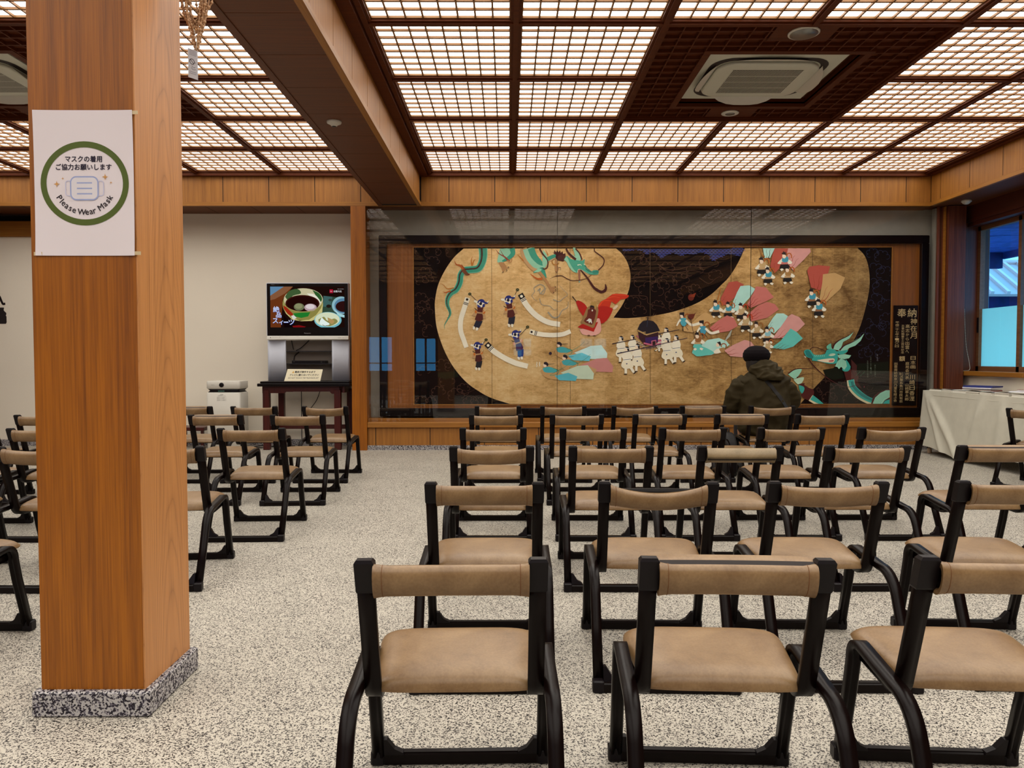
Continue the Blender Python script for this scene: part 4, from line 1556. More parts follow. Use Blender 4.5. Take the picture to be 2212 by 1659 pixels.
a = math.radians(th)
lpx, lpy = 4.755, 7.03          # left post of the chair by the table
chair(lpx + .2285 * math.cos(a), lpy + .2285 * math.sin(a), th, 'taut', 'tan chair turned towards the window beside the white cloth table', 'tan chairs in front of the mural')

# ------------------------------------------------------------------ seated person
def evaluated_mesh(o):
    dg = bpy.context.evaluated_depsgraph_get()
    me = bpy.data.meshes.new_from_object(o.evaluated_get(dg))
    o.modifiers.clear()
    o.data = me
    return o
def remesh(m, name, parent, voxel, smooth=4, fn=None):
    o = recalc(m.build(name, parent))
    md = o.modifiers.new('r', 'REMESH')
    md.mode = 'VOXEL'
    md.voxel_size = voxel
    ms = o.modifiers.new('s', 'SMOOTH')
    ms.iterations = smooth
    ms.factor = .6
    mats = list(o.data.materials)
    evaluated_mesh(o)
    o.data.materials.clear()
    o.data.materials.append(mats[0])
    if fn:
        nn = [v.normal.copy() for v in o.data.vertices]
        for v, q in zip(o.data.vertices, nn):
            v.co += q * fn(v.co, q)
    for p in o.data.polygons:
        p.use_smooth = True
        p.material_index = 0
    return o
plain('skin', '#a87a5c', .55)
plain('coat_olive', (.030, .0215, .0085), .75, 0, .12, .12)
plain('hood_olive', (.036, .026, .0105), .72, 0, .12, .12)
plain('hat_black', (.006, .004, .005), .9, 0, .1)
plain('hair_black', (.008, .005, .004), .5)
plain('trousers_dark', '#1c1a1e', .85)
plain('shoe_dark', '#17120f', .5)
plain('strap_black', (.008, .006, .006), .7)
PXC, PYC = 2.675, 7.68        # hips
person = thing('person', 'person in olive hooded coat and black knit hat, seated facing the mural', 'person', (PXC, PYC, 0))
def skin_body():
    V, E_, R = [], [], []
    def add(p, r, par=None):
        V.append(p); R.append(r)
        if par is not None:
            E_.append((par, len(V) - 1))
        return len(V) - 1
    pel = add((0, .01, .545), .125)
    w1 = add((-.01, .0, .66), .125, pel)
    ch = add((-.02, .03, .86), .13, w1)
    nk = add((-.045, .09, 1.03), .06, ch)
    n2 = add((-.055, .115, 1.10), .058, nk)
    hd = add((-.06, .13, 1.20), .092, n2)
    ht = add((-.06, .13, 1.275), .07, hd)
    face = add((-.062, .20, 1.175), .05, hd)
    chin = add((-.062, .205, 1.125), .03, face)
    nose = add((-.063, .245, 1.185), .014, face)
    for s in (-1, 1):
        sh = add((s * .17 - .02, .04, .98), .065, ch)
        el = add((s * .285 - .01, .08, .73), .046, sh)
        wr = add((s * .12 - .02, .30, .62), .030, el)
        pa = add((s * .085 - .02, .36, .625), .030, wr)
        for k, (dx, ln) in enumerate(((-.028, .070), (-.009, .080), (.010, .076), (.028, .060))):
            b = add((s * .075 - .02 + dx, .395, .63), .0095, pa)
            c = add((s * .070 - .02 + dx, .395 + ln * .45, .645), .0085, b)
            add((s * .066 - .02 + dx, .395 + ln * .75, .625), .0075, c)
        tb = add((s * .045 - .02, .375, .645), .010, pa)
        add((s * .025 - .02, .405, .655), .0085, tb)
        hp = add((s * .09, .04, .515), .08, pel)
        kn = add((s * .12, .42, .47), .062, hp)
        an = add((s * .12, .44, .09), .038, kn)
        to = add((s * .13, .58, .035), .030, an)
    me = bpy.data.meshes.new('body')
    me.from_pydata(V, E_, [])
    o = bpy.data.objects.new('body', me)
    COL.objects.link(o)
    o.parent = person
    md = o.modifiers.new('k', 'SKIN')
    md.use_smooth_shade = True
    for i, r in enumerate(R):
        o.data.skin_vertices[0].data[i].radius = (r, r)
    o.data.skin_vertices[0].data[0].use_root = True
    o.modifiers.new('u', 'SUBSURF').levels = 2
    evaluated_mesh(o)
    o.data.materials.append(MATS['skin'])
    for p in o.data.polygons:
        p.use_smooth = True
    return o
skin_body()
def ell_ring(cx_, cy_, z, rx, ry, n=24, tilt=0.):
    return [(cx_ + rx * math.copysign(abs(math.cos(2 * math.pi * i / n)) ** .85, math.cos(2 * math.pi * i / n)), cy_ + ry * math.sin(2 * math.pi * i / n), z + tilt * math.sin(2 * math.pi * i / n)) for i in range(n)]
def folds(p, q):
    """creases of a loose shell coat: slanting pulls across the back, bunching at the elbows"""
    a = noise.noise(Vector((p.x * 7 + p.z * 3, p.y * 5, p.z * 9 - p.x * 4)))
    b = noise.noise(Vector((p.x * 16 - p.z * 9, p.y * 9, p.z * 8 + 3.1)))
    c = noise.noise(Vector((p.x * 4, p.y * 4, p.z * 30)))
    side = min(1, max(0, (abs(p.x) - .15) / .12))
    return .016 * (1 - abs(a) * 2.4) + .008 * b + .008 * c * side
m = MB()
prof = [(.432, .250, .165, .0, .02), (.46, .266, .178, .0, .015), (.60, .262, .18, -.002, .01), (.74, .256, .185, -.006, .02), (.86, .25, .175, -.01, .03), (.94, .235, .16, -.014, .04), (1.00, .205, .14, -.018, .055), (1.045, .15, .11, -.022, .07), (1.085, .10, .085, -.03, .085)]
m.loft([ell_ring(cx_, cy_, z, rx, ry) for z, rx, ry, cx_, cy_ in prof], 'coat_olive')
for s in (-1, 1):
    pts = catmull([(s * .16 - .015, .04, .985), (s * .245 - .012, .05, .90), (s * .305 - .010, .075, .78), (s * .300 - .010, .12, .705), (s * .22 - .01, .21, .66), (s * .13 - .01, .29, .64)], 6)
    rings = []
    N = len(pts)
    rr_ = [.085, .092, .086, .080, .066, .052]
    for i, p in enumerate(pts):
        t_ = (pts[min(i + 1, N - 1)] - pts[max(i - 1, 0)]).normalized()
        ax = t_.orthogonal().normalized()
        bx_ = t_.cross(ax)
        u = i / (N - 1) * 5
        k = min(4, int(u))
        r_ = rr_[k] + (rr_[k + 1] - rr_[k]) * (u - k)
        rings.append([p + ax * r_ * math.cos(2 * math.pi * j / 16) + bx_ * r_ * math.sin(2 * math.pi * j / 16) for j in range(16)])
    m.loft(rings, 'coat_olive')
remesh(m, 'coat', person, .011, 5, folds)
# hood lying on the shoulders
m = MB()
m.loft([ell_ring(.03, -.04, .955, .03, .02), ell_ring(.03, -.06, .985, .09, .06), ell_ring(.02, -.05, 1.02, .14, .10), ell_ring(.01, -.01, 1.06, .165, .125), ell_ring(0, .02, 1.10, .160, .125, tilt=-.01), ell_ring(-.005, .04, 1.135, .135, .11, tilt=-.015), ell_ring(-.012, .06, 1.16, .105, .085, tilt=-.02), ell_ring(-.015, .07, 1.17, .08, .06, tilt=-.02)], 'hood_olive')
def hoodfold(p, q):
    a = noise.noise(Vector((p.x * 9 + p.z * 12, p.y * 6, p.z * 22 - p.x * 9)))
    return .018 * (1 - abs(a) * 2.6)
remesh(m, 'hood', person, .010, 3, hoodfold)
m = MB()
hx, hy = -.06, .12
m.loft([ell_ring(hx, hy, 1.175, .108, .118), ell_ring(hx, hy, 1.19, .122, .13), ell_ring(hx, hy - .003, 1.225, .138, .142), ell_ring(hx, hy - .005, 1.258, .140, .142), ell_ring(hx, hy, 1.292, .126, .13), ell_ring(hx, hy, 1.32, .098, .10), ell_ring(hx, hy, 1.342, .058, .06), ell_ring(hx, hy, 1.35, .015, .015)], 'hat_black')
remesh(m, 'knit_hat', person, .012, 4, lambda p, q: .0015 * math.sin(p.z * 190))
m = MB()
m.loft([ell_ring(hx - .005, hy - .02, 1.07, .085, .07), ell_ring(hx - .005, hy - .02, 1.13, .105, .10), ell_ring(hx, hy - .015, 1.20, .112, .112), ell_ring(hx, hy - .01, 1.23, .10, .10)], 'hair_black')
remesh(m, 'hair', person, .012, 3, lambda p, q: .004 * noise.noise(Vector((p.x * 60, p.y * 60, p.z * 6))))
# strap across the back, from the left shoulder to the right hip
from mathutils.bvhtree import BVHTree
coat = [c for c in person.children if c.name.startswith('coat')][0]
bv = BVHTree.FromPolygons([v.co for v in coat.data.vertices], [p.vertices for p in coat.data.polygons])
m = MB()
L1, L2 = [], []
for i in range(15):
    u = i / 14
    x, z = -.06 + .27 * u, 1.02 - .36 * u
    for off, L in ((-.016, L1), (.016, L2)):
        h = bv.ray_cast(Vector((x + off, -1, z + off * .6)), Vector((0, 1, 0)))
        L.append(Vector((x + off, (h[0].y if h[0] else -.15) - .006, z + off * .6)))
n = len(L1)
m.add(L1 + L2 + [p + Vector((0, .005, 0)) for p in L1 + L2], [(i, i + 1, n + i + 1, n + i) for i in range(n - 1)] + [(i, i + 1, 2 * n + i + 1, 2 * n + i) for i in range(n - 1)] + [(n + i, n + i + 1, 3 * n + i + 1, 3 * n + i) for i in range(n - 1)], 'strap_black', True)
m.build('shoulder_strap', person)
m = MB()
for s in (-1, 1):
    m.tube(catmull([(s * .09, .02, .525), (s * .11, .22, .525), (s * .12, .40, .50), (s * .12, .45, .40), (s * .12, .445, .10)], 6), .098, 'trousers_dark', 14, .062)
remesh(m, 'trousers', person, .014, 3, None)
m = MB()
for s in (-1, 1):
    m.loft([ell_ring(s * .125, .49, .0, .05, .14), ell_ring(s * .125, .49, .03, .052, .142), ell_ring(s * .125, .47, .07, .046, .11), ell_ring(s * .122, .44, .11, .042, .05)], 'shoe_dark')
m.build('shoes', person)

t = thing('shoulder_bag', 'small black bag standing on the floor left of the seated person', 'bag', (2.285, 7.68, 0))
m = MB()
m.loft([[(a, b, z) for a, b in rrect(x_, y_, r_, 5)] for z, x_, y_, r_ in ((0, .060, .13, .03), (.02, .066, .145, .035), (.20, .068, .15, .035), (.34, .064, .142, .035), (.41, .052, .115, .03), (.445, .032, .07, .02))], 'strap_black')
m.build('bag_body', t)
MB().loft([[(a, -.15 + b, z) for a, b in rrect(x_, .016, .012, 4)] for z, x_ in ((.04, .045), (.06, .052), (.22, .052), (.25, .04))], 'black_plastic').build('front_pocket', t)
MB().tube(catmull([(0, -.035, .435), (0, -.03, .48), (0, .03, .48), (0, .035, .435)], 5), .008, 'strap_black', 6).build('grab_handle', t)
MB().tube(catmull([(-.062, -.115, .30), (-.056, -.10, .385), (-.05, 0, .42), (-.056, .10, .385), (-.062, .115, .30)], 6), .003, plain('zip_grey', '#4a4038', .5), 5).build('zip', t)
# ------------------------------------------------------------------ framed mural behind the glass
PY = 9.95
mural = thing('mural', 'huge framed gold-ground mural of dragons, dancers and a carried shrine', 'painting')
K9 = (PY - 0) / 9.93
def kz(z):
    return EYE + (z - EYE) * K9
FX0, FX1, FZ0, FZ1 = -1.718 * K9, 5.603 * K9, kz(.437), kz(2.845)
GX0, GX1, GZ0, GZ1 = -1.616 * K9, 5.499 * K9, kz(.548), kz(2.738)
CX0, CX1, CZ0, CZ1 = -1.261 * K9, 5.123 * K9, kz(.598), kz(2.690)
for nm, q in (('frame_bar', (FX0, FX1, GZ1, FZ1)), ('frame_bar', (FX0, FX1, FZ0, GZ0)), ('frame_bar', (FX0, GX0, GZ0, GZ1)), ('frame_bar', (GX1, FX1, GZ0, GZ1))):
    MB().cbox(q[0], q[1], PY - .06, PY + .05, q[2], q[3], .008, 'black_lacquer').build(nm, mural)
m = MB()
for q in ((GX0, GX1, CZ1, GZ1), (GX0, GX1, GZ0, CZ0), (GX0, CX0, CZ0, CZ1), (CX1, GX1, CZ0, CZ1)):
    m.box(q[0], q[1], PY - .004, PY + .03, q[2], q[3], 'wood_mat')
m.build('wood_mount', mural)
m = MB()
for q in ((CX0 - .012, CX1 + .012, CZ1, CZ1 + .012), (CX0 - .012, CX1 + .012, CZ0 - .012, CZ0), (CX0 - .012, CX0, CZ0, CZ1), (CX1, CX1 + .012, CZ0, CZ1)):
    m.box(q[0], q[1], PY - .014, PY - .004, q[2], q[3], 'wood_rail_x')
m.build('inner_moulding', mural)

def gold_mat():
    k = NT('gold_leaf')
    v = k.coords()
    sx = k.n('ShaderNodeSeparateXYZ')
    k.l(v, sx.inputs[0])
    # square leaves laid in courses
    bx_ = k.math('FLOOR', k.math('MULTIPLY', sx.outputs['X'], 6.2))
    bz = k.math('FLOOR', k.math('MULTIPLY', sx.outputs['Z'], 6.2))
    cb = k.n('ShaderNodeCombineXYZ')
    k.l(bx_, cb.inputs[0]); k.l(bz, cb.inputs[1])
    wn = k.n('ShaderNodeTexWhiteNoise')
    k.l(cb.outputs[0], wn.inputs[0])
    cl = k.noise(k.coords((1, 1, 1.6)), 2.6, 6., .62, .6)
    fi = k.noise(k.coords((1, 1, 2.5)), 14., 4., .65, 1.2)
    lowx = k.math('MULTIPLY', k.math('SUBTRACT', sx.outputs['X'], 1.0), -.045)  # darker towards the right: weathered gold, with dim reflections painted in
    f = k.math('ADD', k.math('MULTIPLY', cl, .62), k.math('MULTIPLY', fi, .38))
    f = k.math('ADD', f, k.math('MULTIPLY', k.math('SUBTRACT', wn.outputs[0], .5), .05))
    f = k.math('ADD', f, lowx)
    ex = k.math('ABSOLUTE', k.math('SUBTRACT', k.math('FRACT', k.math('MULTIPLY', sx.outputs['X'], 6.2)), .5))
    ez = k.math('ABSOLUTE', k.math('SUBTRACT', k.math('FRACT', k.math('MULTIPLY', sx.outputs['Z'], 6.2)), .5))
    edge = k.math('GREATER_THAN', k.math('MAXIMUM', ex, ez), .485)
    f = k.math('ADD', f, k.math('MULTIPLY', k.math('MULTIPLY', edge, fi), .08))
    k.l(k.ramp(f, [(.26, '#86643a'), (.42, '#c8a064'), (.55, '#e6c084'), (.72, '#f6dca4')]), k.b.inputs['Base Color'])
    k.b.inputs['Roughness'].default_value = .42
    k.b.inputs['Metallic'].default_value = .7
    k.bump(fi, .25, .004)
    MATS['gold_leaf'] = k.m
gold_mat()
plain('night', (.0032, .0011, .0010), .7, 0, .08, .3)
plain('moss_dark', (.005, .009, .004), .7, 0, .08)
plain('cloud_line', (.055, .026, .018), .7, 0, .1)
plain('cloud_line_blue', (.022, .024, .05), .7, 0, .1)
m = MB()
mapc = lambda px, py: (CX0 + (CX1 - CX0) * (px - 894.6) / (1926.7 - 7.7 * (py - 534.4) / 340 - 894.6), PY - .004, CZ1 - (CZ1 - CZ0) * (py - 534.7) / (336.6 + 3.2 * (px - 894.6) / 1032))
A = Art(mapc, (0, -1, 0), m, 1.5e-5, .0006)
A.lift = 1.22
FA, FB, FC, FD, FE, FF, FG = (890, 530, .16275), (890, 700, .16275), (1200, 530, .16275), (1200, 690, .16275), (1500, 530, .16275), (1440, 650, .13562), (1700, 690, .11454)
Z1, Z2 = (780, 440, .3255), (1400, 440, .3255)
def cv(fr, pts):
    return [(fr[0] + x * fr[2], fr[1] + y * fr[2]) for x, y in pts]
A.frame()
A.poly([(894.6, 534.7), (1926.6, 534.7), (1919, 874.3), (894.6, 871.2)], 'night')
# the sweep of gold
left = [(p.x, p.y) for p in catmull(cv(FA, [(690, 42), (560, 160), (440, 330), (350, 520), (308, 720), (306, 860), (322, 1050)]) + cv(FB, [(370, 190), (450, 390), (560, 580), (720, 765), (900, 895), (1060, 978), (1290, 1052)]), 6)]
right = [(p.x, p.y) for p in catmull(cv(Z2, [(1390, 293), (1440, 350), (1466, 440), (1468, 560), (1440, 700), (1400, 830), (1345, 940), (1290, 1025), (1235, 1085)]), 6)]
wave = [(p.x, p.y) for p in catmull(cv(FC, [(805, 42), (880, 110), (950, 220), (990, 360), (990, 480), (960, 620), (880, 790), (765, 955)]), 6)]
wave2 = [(p.x, p.y) for p in catmull(cv(FC, [(765, 955), (960, 962), (1250, 935), (1550, 880), (1850, 775), (2060, 650), (2212, 510)]) + cv(FE, [(440, 440), (520, 330), (600, 190), (668, 38)]), 6)]
gold = left + [(1727, 874)] + cv(Z2, [(1085, 1240)]) + right[::-1] + [p for p in wave2[::-1]] + wave[::-1][1:]
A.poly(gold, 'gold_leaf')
# dark cloud banks: scalloped outlines, kept off the gold
def inside(p, poly):
    c = False
    for (x0, y0), (x1, y1) in zip(poly, poly[1:] + poly[:1]):
        if (y0 > p[1]) != (y1 > p[1]) and p[0] < (x1 - x0) * (p[1] - y0) / (y1 - y0) + x0:
            c = not c
    return c
random.seed(21)
def puff(x, y, r, n=5, c='cloud_line', w_=1.1, a0=150, span=260):
    a = a0
    for k in range(n):
        q = math.radians(a)
        a += span / n
        qx, qy = x + r * math.cos(q), y + r * .8 * math.sin(q)
        if any(inside((qx + dx * r * .6, qy + dy * r * .55), gold) for dx, dy in ((0, 0), (1, 0), (-1, 0), (0, 1), (0, -1))):
            continue
        A.ring(qx, qy, r * .55, r * .5, w_, c, math.degrees(q) - 100, math.degrees(q) + 100, 12)
def curl(x, y, r, c='cloud_line', w_=1.1, s=1):
    pts = [(x + s * r * (1 - t / 14) * math.cos(t * .55), y + r * (1 - t / 14) * math.sin(t * .55)) for t in range(12)]
    A.stroke(pts, w_, c, .4, n=3)
A.frame()
for x, y, r in ((912, 542, 10), (935, 545, 12), (955, 544, 9), (980, 545, 11), (936, 565, 9), (918, 590, 10), (912, 606, 9), (925, 603, 8), (908, 645, 11), (915, 660, 9), (935, 655, 10), (922, 680, 12), (905, 672, 9), (905, 705, 11), (930, 715, 12)):
    puff(x, y, r)
for x, y, r in ((956, 788, 11), (975, 790, 10), (915, 800, 9), (946, 845, 10), (984, 852, 12), (1015, 868, 11), (1030, 868, 10), (965, 822, 11), (910, 865, 9), (930, 866, 8), (1000, 838, 9)):
    puff(x, y, r)
A.poly([(945, 803), (985, 800), (990, 812), (960, 818), (945, 812)], 'moss_dark')
curl(992, 840, 7); curl(1003, 845, 9)
A.stroke([(985, 850), (1005, 848), (1025, 840)], 1.1, 'cloud_line', .5)
for x, y, r in ((1368, 553, 14), (1400, 560, 12), (1382, 570, 13), (1392, 605, 16), (1405, 630, 18), (1425, 618, 13), (1440, 610, 14), (1470, 605, 12), (1455, 640, 13), (1480, 632, 12), (1500, 625, 9), (1530, 570, 14), (1500, 585, 12), (1365, 655, 12), (1380, 672, 10), (1350, 625, 12), (1440, 580, 11), (1420, 660, 9), (1460, 660, 11), (1545, 595, 10)):
    puff(x, y, r)
for pts in ([(1420, 570), (1440, 582), (1465, 582), (1490, 575), (1520, 578), (1550, 570)], [(1425, 575), (1445, 588), (1470, 588), (1495, 584), (1525, 590), (1550, 584)], [(1362, 602), (1385, 598), (1410, 596), (1418, 590)], [(1360, 638), (1395, 640), (1400, 655), (1430, 662), (1440, 668)], [(1510, 600), (1530, 612), (1545, 602), (1556, 596)]):
    A.stroke(pts, 1.5, 'cloud_line', .6)
curl(1476, 594, 9); curl(1450, 655, 7); curl(1512, 635, 8, s=-1)
A.ell(1492, 642, 6.5, 7.5, '#5a1808').poly([(1487, 640), (1494, 636), (1503, 632), (1499, 642)], '#7a2a0c')
for x, y, r in ((1862, 560, 10), (1885, 548, 9), (1905, 555, 11), (1890, 585, 13), (1910, 590, 12), (1880, 615, 12), (1905, 622, 14), (1892, 650, 12), (1912, 660, 11), (1875, 660, 10), (1870, 700, 10), (1890, 720, 15), (1868, 735, 13), (1910, 705, 9), (1905, 765, 11), (1885, 760, 13), (1868, 765, 10), (1915, 690, 11)):
    puff(x, y, r, c='cloud_line_blue')
for x, y, r in ((1795, 815, 10), (1780, 838, 12), (1810, 850, 13), (1830, 835, 10), (1790, 862, 11), (1855, 855, 9), (1835, 865, 11), (1760, 850, 9)):
    puff(x, y, r)
curl(1876, 838, 8, 'cloud_line'); curl(1795, 860, 7); curl(1905, 700, 7, 'cloud_line_blue'); curl(1908, 703, 10, 'cloud_line_blue', s=-1)
for yy in (812, 818, 828, 846, 851):
    A.stroke([(1845, yy), (1870, yy + 3), (1895, yy - 2), (1920, yy + 1)], .8, 'cloud_line', .4)
A.poly([(1838, 788), (1918, 782), (1918, 806), (1880, 812), (1846, 806)], 'moss_dark')
A.poly([(1776, 800), (1805, 795), (1818, 800), (1822, 818), (1800, 822), (1782, 815)], 'moss_dark')
# sea of blue scales above the clouds
sea = cv(FC, [(880, 46), (2212, 46)]) + cv(FE, [(655, 40), (612, 152), (520, 130), (440, 118), (370, 150), (240, 205), (190, 130), (130, 100), (60, 105), (0, 120)]) + cv(FC, [(1840, 125), (1740, 115), (1650, 140), (1560, 100), (1480, 130), (1400, 180), (1330, 110), (1270, 95), (1210, 130), (1150, 70), (1050, 60), (960, 80), (900, 80)])
A.frame().poly(sea, '#0c1034')
row = 0
y = 539.
while y < 566:
    x = 1345 + (row % 2) * 4
    while x < 1612:
        if inside((x, y - 2), sea):
            A.ring(x, y, 4.2, 3.0, .9, '#3448a8' if (x * 7 + row * 13) % 5 > 1.5 else '#4a5a9c', 200, 340, 5)
        x += 8
    y += 3.6
    row += 1
# panel joints
A.frame()
for x in (1062.5, 1231.5, 1404, 1579, 1755):
    A.stroke([(x, 535), (x - 1, 872)], .7, '#5c472c')
# ----- left dragon
TEAL, TEALD, TEALL, TAN, MAR, BRN = '#2f8f78', '#1c6656', '#86bfa2', '#a87c50', '#3c0d0c', '#b06a22'
A.frame(*FA)
tail = [(945, 40), (948, 140), (930, 230), (880, 305), (780, 320), (700, 330), (650, 390), (635, 490), (590, 580), (520, 630), (475, 700), (470, 780), (500, 860), (505, 910), (470, 980), (432, 1050), (432, 1100)]
def taper(pts, ws, c, n=6):
    P_ = catmull(pts, n)
    N = len(P_)
    L, R = [], []
    for i, p in enumerate(P_):
        t_ = (P_[min(i + 1, N - 1)] - P_[max(i - 1, 0)]).normalized()
        u = i / (N - 1) * (len(ws) - 1)
        k = min(len(ws) - 2, int(u))
        ww = ws[k] + (ws[k + 1] - ws[k]) * (u - k)
        nn = Vector((-t_.y, t_.x, 0)) * ww / 2
        L.append(p + nn); R.append(p - nn)
    A.mb.add(A.put(L + R), [(i, i + 1, N + i + 1, N + i) for i in range(N - 1)], A.mat(c))
tw = [112, 104, 96, 92, 88, 84, 80, 78, 74, 68, 58, 46, 36, 28, 14, 7, 3]
taper(tail, [q * 1.08 for q in tw], TEALL)
taper(tail, [q * .92 for q in tw], TEAL)
taper([(x - 18 * (1 - i / 17), y - 8) for i, (x, y) in enumerate(tail)], [q * .22 for q in tw], '#3a1410')
P_ = catmull(tail, 5)
for i in range(2, 70, 2):
    p = P_[i]
    t_ = (P_[i + 1] - P_[i - 1]).normalized()
    A.stroke([(p.x - 12, p.y), (p.x - 12 - 26 * (1 - i / 90) * t_.y + 10 * t_.x, p.y + 22 * t_.x * (1 - i / 90))], 6, '#12382c', 1)
def flame(pts, c=BRN, w_=22):
    A.stroke(pts, w_, c, 2)
flame([(690, 330), (650, 270), (590, 250), (565, 195)], '#a8501a', 40)
flame([(700, 310), (670, 270), (660, 245)], '#8a4018', 20)
A.poly([(660, 330), (700, 310), (740, 360), (770, 385), (720, 395), (680, 360)], '#6a3820', 3)
flame([(800, 270), (790, 200), (808, 145)], BRN, 24); flame([(800, 270), (825, 200), (852, 182)], BRN, 20)
flame([(560, 560), (470, 570), (420, 520), (370, 500)], BRN, 14); flame([(515, 600), (450, 620), (405, 605)], '#a8501a', 22)
# second loop with its claw
A.poly([(1170, 45), (1300, 45), (1310, 110), (1240, 190), (1200, 230), (1135, 220), (1150, 130)], TEALL, 3)
taper([(1330, 40), (1340, 110), (1280, 170), (1200, 210)], [70, 60, 45, 20], TEAL)
A.poly([(1150, 225), (1220, 225), (1260, 290), (1280, 300), (1255, 310), (1265, 330), (1235, 320), (1205, 355), (1190, 300)], TAN, 2)
for q in ([(1270, 290), (1285, 285), (1282, 310)], [(1255, 320), (1262, 335), (1245, 350)], [(1215, 345), (1205, 358), (1190, 355)]):
    A.stroke(q, 8, '#1a0c10', 2)
flame([(1290, 215), (1240, 160), (1160, 110), (1110, 50)], '#8a3a2a', 30); flame([(1260, 190), (1200, 110), (1170, 50)], '#7a3026', 14)
A.ring(1300, 190, 26, 36, 16, '#b98a58', -30, 170, 14)
flame([(1490, 205), (1440, 160), (1400, 115)], BRN, 22)
# body entering from the top, foreleg and claw
taper([(1480, 40), (1520, 170), (1600, 280), (1700, 330), (1740, 330)], [90, 95, 90, 70, 20], '#b58e62')
taper([(1545, 40), (1580, 150), (1650, 250), (1740, 290)], [150, 140, 110, 50], TEALL)
taper([(1580, 40), (1620, 140), (1690, 220), (1750, 260)], [90, 84, 70, 30], TEAL)
A.poly([(1610, 350), (1690, 300), (1750, 300), (1785, 430), (1740, 400), (1700, 350), (1620, 365)], TEAL, 3)
A.poly([(1615, 355), (1680, 305), (1720, 320), (1690, 350)], TEALL, 3)
taper([(1690, 350), (1760, 440), (1820, 540), (1860, 600)], [36, 36, 34, 46], TAN)
A.poly([(1830, 550), (1900, 545), (1905, 560), (1870, 575), (1905, 590), (1900, 605), (1860, 600), (1885, 620), (1870, 640), (1840, 600)], TAN, 2)
for q in ([(1890, 548), (1908, 548), (1905, 572)], [(1895, 585), (1912, 590), (1905, 610)], [(1870, 620), (1885, 622), (1865, 642)]):
    A.stroke(q, 8, '#1a0c10', 2)
A.poly([(1740, 60), (1790, 130), (1800, 220), (1760, 300), (1730, 240)], TEALL, 3)
A.stroke([(1695, 45), (1740, 120), (1800, 200), (1795, 290), (1750, 315), (1735, 300)], 22, MAR, 10)
flame([(1730, 440), (1660, 440), (1600, 400), (1565, 370)], '#b0561a', 34)
# neck, mane, head
taper([(1800, 190), (1880, 150), (1960, 135)], [66, 56, 50], TEAL)
A.stroke([(1810, 215), (1900, 170), (1980, 160)], 14, '#b9946a')
A.poly([(1860, 85), (1885, 100), (1890, 62), (1915, 92), (1925, 60), (1945, 92), (1965, 65), (1975, 98), (2000, 80), (2005, 115), (2035, 105), (2040, 150), (2010, 215), (1930, 195), (1905, 165), (1910, 130)], MAR, 1)
A.poly([(1895, 190), (1930, 195), (1930, 260), (1950, 310), (1915, 370), (1895, 300)], TAN, 2)
for q in ([(1945, 290), (1970, 295), (1965, 335)], [(1905, 350), (1925, 355), (1910, 375)]):
    A.stroke(q, 7, '#1a0c10', 2)
A.ring(1905, 215, 46, 44, 14, '#a8702c', 20, 190, 14)
flame([(1805, 130), (1790, 90), (1770, 55)], BRN, 14)
A.frame(*FC)
A.poly([(145, 60), (260, 190), (340, 190), (270, 40), (230, 40), (260, 150)], TEALL, 2)
A.poly([(110, 190), (150, 140), (200, 180), (260, 195), (350, 205), (385, 180), (385, 240), (415, 300), (470, 340), (500, 330), (560, 330), (570, 370), (540, 388), (440, 380), (370, 335), (325, 315), (300, 320), (285, 365), (240, 330), (190, 285), (160, 230)], '#3c9a82', 3)
A.poly([(115, 190), (150, 150), (190, 240), (240, 320), (282, 362), (230, 345), (175, 280), (150, 225)], TEALL, 2)
A.poly([(470, 345), (560, 330), (568, 365), (520, 380), (490, 370)], '#1f7a6a', 3)
A.poly([(385, 240), (420, 300), (480, 345), (470, 360), (400, 320)], TEALD, 2)
for k in range(7):
    A.stroke([(400 + 14 * k, 285 + 10 * k), (385 + 16 * k, 305 + 9 * k)], 4, TEALL, 2)
A.stroke([(290, 262), (330, 255), (345, 272)], 12, '#d8e0c8', 4).stroke([(375, 245), (395, 262)], 12, '#d8e0c8', 4)
A.stroke([(290, 360), (300, 320), (330, 318), (380, 345), (440, 382)], 7, '#d8c8b0', 3)
A.poly([(300, 325), (320, 320), (330, 385), (325, 460), (310, 480), (300, 400)], '#8a5a44', 2)
A.stroke([(318, 470), (310, 495)], 22, '#7fb0a4', 4)
A.stroke([(330, 325), (420, 430), (510, 560), (600, 610), (660, 580), (655, 510)], 16, MAR, 4, 34)
A.poly([(540, 560), (600, 600), (650, 570), (655, 505), (682, 560), (660, 615), (600, 632), (560, 610)], MAR, 2)
A.stroke([(0, 408), (80, 402), (150, 440), (220, 465), (320, 458), (400, 440), (470, 395)], 12, MAR, 6)
A.stroke([(565, 330), (630, 260), (640, 180), (560, 110), (520, 80), (515, 42)], 14, MAR, 12)
A.stroke([(140, 45), (180, 110), (270, 190)], 22, MAR, 30)
A.stroke([(265, 45), (320, 110), (350, 190)], 16, MAR, 18)
A.frame(*FA).stroke([(1925, 400), (1880, 415), (1830, 440)], 8, MAR, 2)
# grey smoke
A.stroke([(1700, 640), (1760, 560), (1700, 515), (1620, 560), (1625, 610), (1590, 660), (1620, 710), (1660, 735)], 14, '#96907e', 4)
A.stroke([(1665, 600), (1700, 570), (1690, 620), (1740, 640), (1775, 560)], 14, '#96907e', 8)
A.stroke([(1690, 700), (1720, 780), (1820, 800), (1880, 850), (1920, 840)], 10, '#96907e', 5)
A.stroke([(1870, 715), (1950, 740), (2000, 700), (2060, 650), (2000, 580), (1955, 530)], 12, '#96907e', 3)
A.stroke([(2070, 740), (2060, 820), (1990, 860), (1940, 940), (1870, 950), (1800, 880)], 5, '#96907e', 22)
